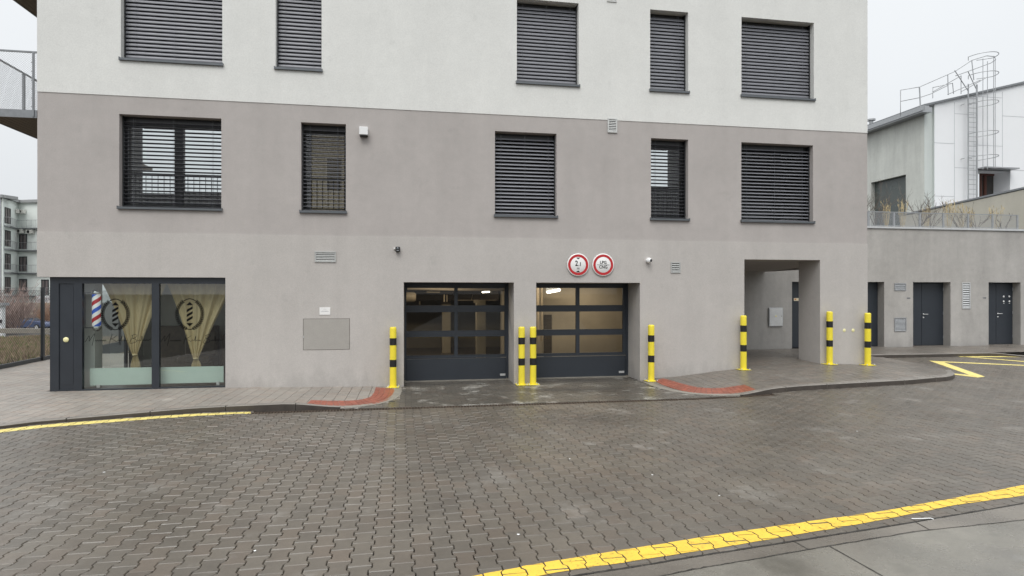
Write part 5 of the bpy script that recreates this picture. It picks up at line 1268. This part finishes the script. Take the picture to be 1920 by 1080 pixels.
m.add(vs, [(k_*41+i, k_*41+i+1, (k_+1)*41+i+1, (k_+1)*41+i) for k_ in range(K) for i in range(40)], True); struct('concrete_slab', m, M['slab'], 'wet concrete slab with puddles at the lower right corner', 'concrete slab')
m = MB()
def seam(p, q, w_, dz=.0105, n=12, wob=0.0):
    A, B = gp(*p), gp(*q); d = (B-A).normalized(); nn_ = Vector((-d.y, d.x, 0))*w_; vs = []
    for i in range(n+1):
        c = A.lerp(B, i/n)+Vector((random.uniform(-wob, wob), random.uniform(-wob, wob), 0)); ww = nn_*random.uniform(.7, 1.3)
        for s in (1, -1): x, y = c.x+ww.x*s, c.y+ww.y*s; vs.append((x, y, Hroad(x, y)+dz))
    m.add(vs, [(2*i, 2*i+1, 2*i+3, 2*i+2) for i in range(n)])
seam((1556, 1027), (1660, 1086), .005); seam((1488, 1016), (1516, 1032), .004, .007); seam((1716, 980), (1745, 996), .004, .007)
for p, q in zip(SE[2:], SE[3:]): seam(p, q, .0045, .0105, 10, .006)
for p, q in zip(GE[1:], GE[2:]): seam(p, q, .009, .0062, 14, .004)
struct('slab_joints', m, M['paving_base'], 'dark joints in the concrete', 'joint')

# ---- pavement, driveway, passage floor: rectangular stones on the height field
DX0, DX1 = G1[0]-.02, G2[1]+.05
# boundary curves of the driveway
dl = [gp(*p, H=Hwalk) for p in ((752.5, 724), (753.5, 735), (750, 742), (741, 749), (722, 755.5), (700, 760), (672, 763), (646, 764.8))]
dr = [gp(*p, H=Hwalk) for p in ((1206, 716.5), (1218, 722), (1236, 728.5), (1262, 734.5), (1290, 738.5), (1320, 741), (1350, 742), (1388, 741.5))]
drive_poly = [(G1[0], 1.0)]+[(p.x, p.y) for p in dl]+[(dl[-1].x, YD+.09), (dr[-1].x, YD+.09)]+[(p.x, p.y) for p in reversed(dr)]+[(G2[1], 1.0)]
kerb_inner = .13
def rects(poly_in, poly_out, x0, x1, y0, y1, w_, l_, mb, H, dz=0.0, bond=False, ang=0.0, gap=.0050, mat_=None, keep=None):
    ca_, sa_ = cos(ang), sin(ang); n = 0; nx_, ny_ = int((x1-x0)/w_)+1, int((y1-y0)/l_)+1
    for i in range(nx_):
        for j in range(ny_):
            x = x0+(i+.5)*w_+(w_/2 if (bond and j % 2) else 0); y = y0+(j+.5)*l_; X, Y = x*ca_-y*sa_, x*sa_+y*ca_
            if poly_in and not inpoly(X, Y, poly_in): continue
            if poly_out and any(inpoly(X, Y, q) for q in poly_out): continue
            if keep and not keep(X, Y): continue
            def R(ins):
                a, b = w_/2-ins, l_/2-ins; return [(X+u*ca_-v*sa_, Y+u*sa_+v*ca_) for u, v in ((-a, -b), (a, -b), (a, b), (-a, b))]
            add_stone(mb, R(gap), R(gap*.5), H, dz+rnd.uniform(-.0008, .0008), (rnd.uniform(-.006, .006), rnd.uniform(-.006, .006)), c=(X, Y), drop=.008); n += 1
    return n
# shapes of the left and right pavements, inset from the kerb line
def offset(pts, d):
    out_ = []
    for i, p in enumerate(pts):
        a = pts[max(i-1, 0)]; b = pts[min(i+1, len(pts)-1)]; t = (b-a); t.z = 0; t.normalize(); out_.append(p+Vector((-t.y, t.x, 0))*d)
    return out_
kin = offset(kl, .15); krn = offset(kr[:-1]+[kr[-1]], .15); krn = krn
left_poly = [(p.x, p.y) for p in offset(kl, .10)]+[(dl[-1].x, YD+.03)]+[(p.x, p.y) for p in reversed(dl)]+[(G1[0], .0), (SH+.05, .0), (SH+.05, .10), (X0, .10), (X0, 9), (FA.x, 9)]+[(FA.x, FA.y), (-16, kl[0].y)]
left_poly = [(p.x, p.y) for p in offset(kl, .10)]+[(p.x, p.y) for p in reversed(dl)]+[(G1[0], -.014), (SH, -.014), (SH, .10), (X0, .10), (X0, 7.5), (FB.x+.05, 7.5), (FA.x+.05, FA.y), (-14.0, FA.y-1)]
# red strips
RLo = [gp(*p, H=Hwalk) for p in ((575, 756.8), (600, 759.3), (640, 761.2), (685, 760.2), (710, 756.6), (727, 751), (738, 742.5), (741, 730))]
RLi = [gp(*p, H=Hwalk) for p in ((583, 750.6), (610, 751.6), (640, 751.8), (667, 750.9), (684, 748.3), (695, 744), (701, 737), (704.5, 726.3))]
RRo = [gp(*p, H=Hwalk) for p in ((1229, 714.5), (1240, 721), (1257, 727), (1279, 733), (1300, 736.5), (1332, 738.4), (1368, 738.2), (1392, 735.8), (1417, 730.5))]
RRi = [gp(*p, H=Hwalk) for p in ((1243, 709.8), (1258, 713.5), (1275, 718.5), (1292, 723), (1308, 726.5), (1330, 728.3), (1354, 727.8), (1374, 725), (1396, 721.5))]
red_l = [(p.x, p.y) for p in RLo]+[(p.x, p.y) for p in reversed(RLi)]; red_r = [(p.x, p.y) for p in RRo]+[(p.x, p.y) for p in reversed(RRi)]
m = MB(); rects(left_poly, None, -15, .1, -3.6, 7.5, .20, .10, m, Hwalk)
struct('left_pavement', m, M['walk_stone'], 'pale brick-laid pavement in front of the barber shop', 'pavement')
right_poly = [(p.x, p.y) for p in offset(kr, .10)]+[(p.x, p.y) for p in back]+[(13.2, 2.5), (13.2, AY), (PT[0], AY), (PT[0], -.014), (G2[1], -.014)]+[(p.x, p.y) for p in dr]
pier = [(PT[1], -.014), (XR, -.014), (XR, .786), (PT[1], .786)]
right_poly[len(kr)+len(back):] = [(back[-1].x, AY), (PT[0], AY), (PT[0], -.014), (G2[1], -.014)]+[(p.x, p.y) for p in dr]
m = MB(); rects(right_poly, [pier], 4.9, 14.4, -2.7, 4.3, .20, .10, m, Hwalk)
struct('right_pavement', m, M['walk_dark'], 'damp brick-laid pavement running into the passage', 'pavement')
m = MB(); rects(drive_poly, None, -2.6, 7.2, -2.328, .8, .20, .10, m, Hwalk, bond=True)
struct('driveway', m, M['drive_stone'], 'dark driveway paving before the garage doors with lime stains', 'driveway')
# beds under those stones
def bed(poly, dz, H, mb, x0, x1, y0, y1, st=.25):
    pass
m = MB(); st_ = .3; nx, ny = int(31/st_), int(11/st_); vs = [(-16+i*st_, -3.3+j*st_, Hwalk(-16+i*st_, -3.3+j*st_)-.010) for j in range(ny+1) for i in range(nx+1)]
fs = []
wp = [(p.x, p.y) for p in offset(kl, .12) if p.x < -1.7]+[(-1.3, YD+.10), (6.3, YD+.10)]+[(p.x, p.y) for p in offset(kr, .12)]+walk_poly[len([p for p in kl if p.x < -1.6])+2+len(kr):]
for j in range(ny):
    for i in range(nx):
        pts = [(-16+(i+a)*st_, -3.3+(j+b)*st_) for a in (0, 1) for b in (0, 1)]
        if all(inpoly(x, y, wp) for x, y in pts) and not (pts[0][0] < FA.x-.2 and False): fs.append((j*(nx+1)+i, j*(nx+1)+i+1, (j+1)*(nx+1)+i+1, (j+1)*(nx+1)+i))
m.add(vs, fs, True); o = struct('pavement_bed', m, M['paving_base'], 'sand bed in the pavement joints', 'ground')
# red tactile stones
def strip(Ai, Bo, rows, cell, mb, H):
    Ln = sum((b-a).length for a, b in zip(Bo, Bo[1:])); n = max(4, int(Ln/cell)); a, b = resample(Ai, n), resample(Bo, n)
    for i in range(n):
        for r in range(rows):
            k0, k1 = r/rows, (r+1)/rows; q = [a[i].lerp(b[i], k0), a[i+1].lerp(b[i+1], k0), a[i+1].lerp(b[i+1], k1), a[i].lerp(b[i], k1)]
            cx = sum(p.x for p in q)/4; cy = sum(p.y for p in q)/4
            sh = lambda f: [(cx+(p.x-cx)*f, cy+(p.y-cy)*f) for p in q]
            add_stone(mb, sh(.92), sh(.97), H, .006, c=(cx, cy), drop=.008)
m = MB(); strip(RLi, RLo, 4, .11, m, Hwalk); struct('red_tactile_strip', m, M['tactile'], 'curved red tactile strip left of the driveway', 'tactile paving')
m = MB(); strip(RRi, RRo, 4, .11, m, Hwalk); struct('red_tactile_strip', m, M['tactile'], 'curved red tactile strip right of the driveway', 'tactile paving')
# flush concrete bands round the strips
def ribbon(A, wd, H, dz, mb, n=30, seg=.5):
    a = resample(A, n); b = resample(offset(A, wd), n); vs = []
    for i in range(n+1):
        for p in (a[i], b[i]): vs += [(p.x, p.y, H(p.x, p.y)+dz), (p.x, p.y, H(p.x, p.y)-.08)]
    fs = []
    for i in range(n): o_ = 4*i; fs += [(o_, o_+4, o_+6, o_+2), (o_+1, o_+5, o_+4, o_), (o_+3, o_+2, o_+6, o_+7)]
    mb.add(vs, fs)
m = MB(); ribbon(dl[::-1], .15, Hwalk, .006, m); ribbon(dr, .14, Hwalk, .006, m)
struct('flush_kerb', m, M['kerb_pale'], 'flush kerb curving round the driveway corners', 'kerb')

# ---- raised kerbs, stone by stone with open joints
def kerb(line, mb, n_m=1.0, Hk=None, wd=.13):
    Ln = sum((b-a).length for a, b in zip(line, line[1:])); n = max(2, int(Ln/n_m)); sub = 6
    P = resample(line, n*sub); Q = resample(offset(line, wd), n*sub)
    for s in range(n):
        vs = []; idx = range(s*sub, s*sub+sub+1)
        for t_, i in enumerate(idx):
            p, q = P[i].copy(), Q[i].copy()
            if t_ == 0 and s > 0: p = P[i].lerp(P[i+1], .05); q = Q[i].lerp(Q[i+1], .05)
            if t_ == sub and s < n-1: p = P[i].lerp(P[i-1], .05); q = Q[i].lerp(Q[i-1], .05)
            g = Hroad(p.x, p.y); zt = g+table(KH, p.x)+.003
            zq = max(Hwalk(q.x, q.y)+.003, zt-.02)
            r = p.lerp(q, .12)
            vs += [(p.x, p.y, g-.06), (p.x, p.y, zt-.012), (r.x, r.y, zt), (q.x, q.y, zq), (q.x, q.y, g-.06)]
        fs = []
        for i in range(sub):
            for k_ in range(1, 4): fs.append((5*i+k_, 5*i+5+k_, 5*i+6+k_, 5*i+1+k_))
        fs += [(0, 1, 2, 3, 4), tuple(5*sub+k_ for k_ in (4, 3, 2, 1, 0))]; mb.cur = 0; mb.add(vs, fs)
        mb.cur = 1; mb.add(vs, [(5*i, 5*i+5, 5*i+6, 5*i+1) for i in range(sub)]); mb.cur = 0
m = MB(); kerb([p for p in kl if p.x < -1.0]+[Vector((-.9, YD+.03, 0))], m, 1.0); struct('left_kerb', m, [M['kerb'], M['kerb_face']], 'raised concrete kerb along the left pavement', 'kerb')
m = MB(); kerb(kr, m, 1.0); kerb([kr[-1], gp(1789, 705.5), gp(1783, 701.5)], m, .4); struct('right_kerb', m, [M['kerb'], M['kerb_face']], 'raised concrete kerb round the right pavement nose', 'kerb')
m = MB(); a0_, a1_ = gp(1640, 671.5), gp(1862, 667.6); ak = [Vector((XR-.3, a0_.y+.02, 0)), a0_, a1_, gp(1925, 670)]
def kerb2(line, mb, h, wd=.14):
    P = resample(line, 24); Q = resample(offset(line, wd), 24); vs = []
    for i, (p, q) in enumerate(zip(P, Q)):
        g = Hroad(p.x, p.y); hh = h*(1-.8*sm((p.x-a1_.x)/.9)); vs += [(p.x, p.y, g-.05), (p.x, p.y, g+hh-.01), (p.x+(q.x-p.x)*.1, p.y+(q.y-p.y)*.1, g+hh), (q.x, q.y, g+hh), (q.x, q.y, g-.05)]
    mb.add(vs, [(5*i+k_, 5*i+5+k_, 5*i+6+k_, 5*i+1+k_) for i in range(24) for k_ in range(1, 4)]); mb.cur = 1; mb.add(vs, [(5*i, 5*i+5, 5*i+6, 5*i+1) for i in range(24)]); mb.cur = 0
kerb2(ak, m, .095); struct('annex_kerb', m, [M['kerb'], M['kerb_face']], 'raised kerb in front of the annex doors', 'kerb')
def Hann(x, y): return Hroad(x, a0_.y)+.092+(.225-Hroad(x, a0_.y)-.092)*sm((y-a0_.y)/(AY-a0_.y))
m = MB(); rects(None, None, XR+.1, 24.0, a0_.y+.12, AY+DR, .20, .10, m, Hann, keep=lambda x, y: x > XR and (y < AY-.03 or any(a < x < b for a, b in D[1:])) and x > back[-1].x-.1)
struct('annex_pavement', m, M['walk_dark'], 'narrow brick-laid pavement before the annex doors', 'pavement')
m = MB(); m.add([(back[-1].x-.1, a0_.y+.05, .10), (24, a0_.y+.05, .16), (24, AY+.4, .16), (back[-1].x-.1, AY+.4, .10)], [(0, 1, 2, 3)]); struct('annex_bed', m, M['paving_base'], 'bed under the annex pavement', 'ground')

# ---- slotted drain
m = MB(); x = XY(470, YD)*0+gp(468, 773).x; x1_ = gp(1445, 738).x; m2 = MB()
xx = x
while xx < x1_:
    m2.box(xx, xx+.018, dY(xx)-.056, dY(xx)+.056, Hroad(xx, YD)-.008, Hroad(xx, YD)+.002); xx += .05
xx = x
while xx < x1_:
    z = Hroad(xx, YD); m2.box(xx, xx+.248, dY(xx)-.066, dY(xx)-.056, z-.03, z+.003); m2.box(xx, xx+.248, dY(xx)+.056, dY(xx)+.066, z-.03, z+.003); m.box(xx, xx+.25, dY(xx)-.05, dY(xx)+.05, z-.05, z-.004) if False else m.box(xx, xx+.25, dY(xx)-.055, dY(xx)+.055, z-.05, z-.0125); xx += .25
dn = thing('drain_channel', ((x+x1_)/2, YD, 0), 'long slotted drain channel between road and driveway', 'drain')
m2.build('grating', mat('rusty_grate', (.10, .075, .055), .6, .4, noise=.45, nscale=5), dn); m.build('channel', M['black'], dn)

# ================================================================== BOLLARDS
def make_bollard():
    r = thing('bollard', (0, 0, 0), 'bollard', 'bollard', 'yellow and black steel bollards guarding the garage and passage')
    Rb, Hb = .070, 1.25
    for z0, z1, mt in ((0.010, .42, 'yellow'), (.572, .872, 'yellow'), (1.020, Hb, 'yellow')):
        m = MB()
        pr = [(Rb, z0), (Rb, z1)] if z1 < 1.2 else [(Rb, z0), (Rb, z1-.035), (Rb*.965, z1-.016), (Rb*.85, z1-.004), (Rb*.6, z1), (.001, z1+.002)]
        m.lathe((0, 0, 0), pr, 32); m.build('yellow_section', M['yellow'], r)
    for z0, z1 in ((.42, .572), (.872, 1.020)):
        m = MB(); m.lathe((0, 0, 0), [(Rb+.0012, z0+.0005), (Rb+.0012, z1-.0005)], 32); m.build('black_band', M['black_band'], r)
    m = MB(); m.bbox(-.125, .125, -.125, .125, 0, .010, .002); pl = m.build('base_plate', M['yellow'], r)
    m = MB()
    for sx_ in (-1, 1):
        for sy_ in (-1, 1): m.lathe((sx_*.10, sy_*.10, .010), [(.016, 0), (.016, .010), (.009, .012), (.009, .026), (.002, .028)], 8)
    m.build('anchor_bolts', M['galv'], r); return r
def dup(o, parent=None):
    c = o.copy(); COL.objects.link(c); c.parent = parent
    for ch in o.children: dup(ch, c)
    return c
B = [(737, 725.5, 'bollard left of the first garage door, standing on the red strip'), (978, 722, 'left bollard of the pair between the garage doors'), (999.5, 722, 'right bollard of the pair between the garage doors'),
     (1221, 714.5, 'bollard right of the second garage door'), (1394, 691, 'bollard at the left jamb of the passage'), (1555.5, 683, 'bollard before the left corner of the grey pier'), (1627, 680.5, 'rightmost bollard, at the right corner of the grey pier')]
proto = make_bollard(); first = True
for px, py, lab in B:
    o = proto if first else dup(proto); first = False
    p = gp(px, py, Hwalk)
    if px < 1100 and px > 900: p.y = -.145; p.x = XY(px, -.145)
    p.y = min(p.y, -.16); p.x = XY(px, p.y); z = Hwalk(p.x, p.y)+.004
    o.location = (p.x, p.y, z); o['label'] = lab; o.rotation_euler.z = 0 if 900 < px < 1100 else random.uniform(-.05, .05)
b2 = [o for o in COL.objects if o.name.startswith('bollard') and o.parent is None]

# ================================================================== SIGNS, CAMERAS, SMALL FITTINGS
def round_sign(px, py, lab, kind):
    c = onY(px, py, FW-.03); r = thing('road_sign', (c.x, c.y, c.z-.25), lab, 'sign'); R_ = .249
    m = MB(); m.lathe((c.x, c.y, c.z), [(.001, -.004), (R_, -.004), (R_+.004, 0), (R_+.004, .012), (R_-.01, .012)], 56, 'Y'); m.build('plate', M['white_sign'], r)
    def ring(r0, r1, y, mt, nm):
        m = MB(); n = 64; vs = []
        for k in range(n): a = 2*pi*k/n; vs += [(c.x+r0*cos(a), y, c.z+r0*sin(a)), (c.x+r1*cos(a), y, c.z+r1*sin(a))]
        m.add(vs, [(2*k, 2*k+1, (2*k+3) % (2*n), (2*k+2) % (2*n)) for k in range(n)]); m.build(nm, mt, r, fix=False)
    ring(.176, .231, c.y-.0055, M['red_sign'], 'red_ring')
    y = c.y-.0062
    if kind == 'height':
        m = MB(); m.add([(c.x-.048, y, c.z+.160), (c.x+.048, y, c.z+.160), (c.x, y, c.z+.122)], [(0, 1, 2)]); m.add([(c.x-.048, y, c.z-.165), (c.x+.048, y, c.z-.165), (c.x, y, c.z-.127)], [(0, 1, 2)]); m.build('arrows', M['ink'], r, fix=False)
        text('lettering', '2', .165, (c.x-.038, y, c.z+.028), M['ink'], r, .0004, bold=.003, sx=.85); text('lettering', '.1', .115, (c.x+.040, y, c.z+.010), M['ink'], r, .0004, bold=.003, sx=.85); text('lettering', 'm', .085, (c.x, y, c.z-.078), M['ink'], r, .0004)
    else:
        text('lettering', 'LPG', .095, (c.x, y, c.z+.050), M['ink'], r, .0004, bold=.002, sx=.95); text('lettering', 'CNG', .095, (c.x, y, c.z-.052), M['ink'], r, .0004, bold=.002, sx=.95)
        m = MB(); m.box(c.x-.145, c.x+.145, y-.0004, y+.0006, c.z-.004, c.z+.003); m.build('divider', M['ink'], r)
    m = MB(); m.box(c.x-.03, c.x+.03, c.y+.012, -.0145, c.z-.06, c.z+.06); m.build('wall_bracket', M['galv'], r)
round_sign(1084, 496.5, 'round red-ringed height limit sign reading 2.1 m above the right garage door', 'height')
round_sign(1131, 496.5, 'round red-ringed sign reading LPG over CNG', 'gas')
# notice
c = onY(609.3, 583.3, FW); nt_ = thing('notice', (c.x, FW, c.z-.075), 'small white printed notice above the access panel', 'notice')
m = MB(); m.bbox(c.x-.108, c.x+.108, FW-.009, FW-.001, c.z-.077, c.z+.077, .002); m.build('plate', M['white_sign'], nt_)
m = MB(); m.box(c.x-.03, c.x+.03, FW-.0098, FW-.009, c.z+.038, c.z+.043)
for dz_, w_ in ((.005, .055), (-.004, .075), (-.013, .085)):
    x = c.x-w_
    while x < c.x+w_: l_ = random.uniform(.008, .03); m.box(x, min(x+l_, c.x+w_), FW-.0098, FW-.009, c.z+dz_-.0022, c.z+dz_+.0022); x += l_+.005
m.build('print', mat('grey_print', (.35, .35, .37), .6), nt_)
# box wall lamp
c = onY(682.5, 249, 0); wl = thing('wall_lamp', (c.x, 0, c.z-.09), 'square white box lamp on the grey wall right of the narrow cream window', 'wall lamp')
m = MB(); m.bbox(c.x-.088, c.x+.088, -.14, -.002, c.z-.072, c.z+.092, .006); m.build('housing', M['white_plastic'], wl)
m = MB(); m.box(c.x-.08, c.x+.08, -.132, -.01, c.z-.090, c.z-.0725); m.build('diffuser', M['black_plastic'], wl)
# black turret camera
c = onY(746, 467.5, FW-.05); cc = thing('security_camera', (c.x, FW, c.z-.05), 'small black box camera above the left garage door', 'camera')
m = MB(); m.bbox(c.x-.045, c.x+.045, FW-.10, FW-.012, c.z-.055, c.z+.055, .012); m.build('housing', M['black_plastic'], cc)
m = MB(); m.lathe((c.x-.003, FW-.10, c.z+.012), [(.001, -.006), (.022, -.005), (.026, 0)], 16, 'Y'); m.build('lens', M['sill'], cc)
m = MB(); m.box(c.x-.025, c.x+.022, FW-.104, FW-.0995, c.z-.033, c.z-.022); m.build('sensor', M['galv'], cc); m = MB(); m.lathe((c.x-.07, FW-.02, c.z+.015), [(.001, -.012), (.016, -.01), (.018, 0), (.018, .018)], 12, 'Y'); m.build('cable_gland', M['white_plastic'], cc)
m = MB(); m.box(c.x-.03, c.x+.03, FW-.012, FW-.0005, c.z-.04, c.z+.04); m.build('mount', M['black_plastic'], cc)
# white dome camera
c = onY(1217, 488.5, FW-.07); dc = thing('security_camera', (c.x, FW, c.z-.06), 'small white turret camera right of the round signs', 'camera')
m = MB(); m.lathe((c.x, FW-.001, c.z), [(.055, 0), (.058, -.02), (.045, -.035)], 24, 'Y'); m.build('base', M['white_plastic'], dc)
m = MB(); m.sphere((c.x-.003, FW-.075, c.z), .064, 24); m.build('ball', M['white_plastic'], dc)
m = MB(); dd = Vector((.45, -.85, -.02)).normalized(); p = Vector((c.x-.003, FW-.075, c.z)); m.tube([p+dd*.045, p+dd*.067], [.034, .030], 18); m.build('lens', M['black_plastic'], dc)
# litter and grit on the pavers
for i, (px, py) in enumerate(((195, 886), (478, 1034), (1223, 891), (1068, 861), (1349, 930), (1607, 809), (972, 1003))):
    p = gp(px, py); m = MB(); m.prism([(p.x+rnd.uniform(.006, .014)*cos(a), p.y+rnd.uniform(.006, .014)*sin(a), p.z+.003) for a in (0, 1.2, 2.4, 3.6, 4.9)], (0, 0, .003))
    s_ = single('paper_scrap', m, M['white_plastic'], ['white scrap on the pavers at the left', 'white scrap near the bottom left of the road', 'white scrap below the right garage door', 'white scrap before the bollard pair', 'white scrap right of the road centre', 'white scrap below the passage', 'white scrap beside the wide yellow line'][i], 'litter', 'scraps of litter on the road')
p = gp(1730, 973); m = MB(); m.tube([(p.x-.10, p.y, p.z+.008), (p.x-.03, p.y-.02, p.z+.012), (p.x+.05, p.y-.02, p.z+.01), (p.x+.06, p.y-.04, p.z+.008)], .004, 6); single('drinking_straw', m, M['white_plastic'], 'bent white straw lying on the gutter edge', 'litter')
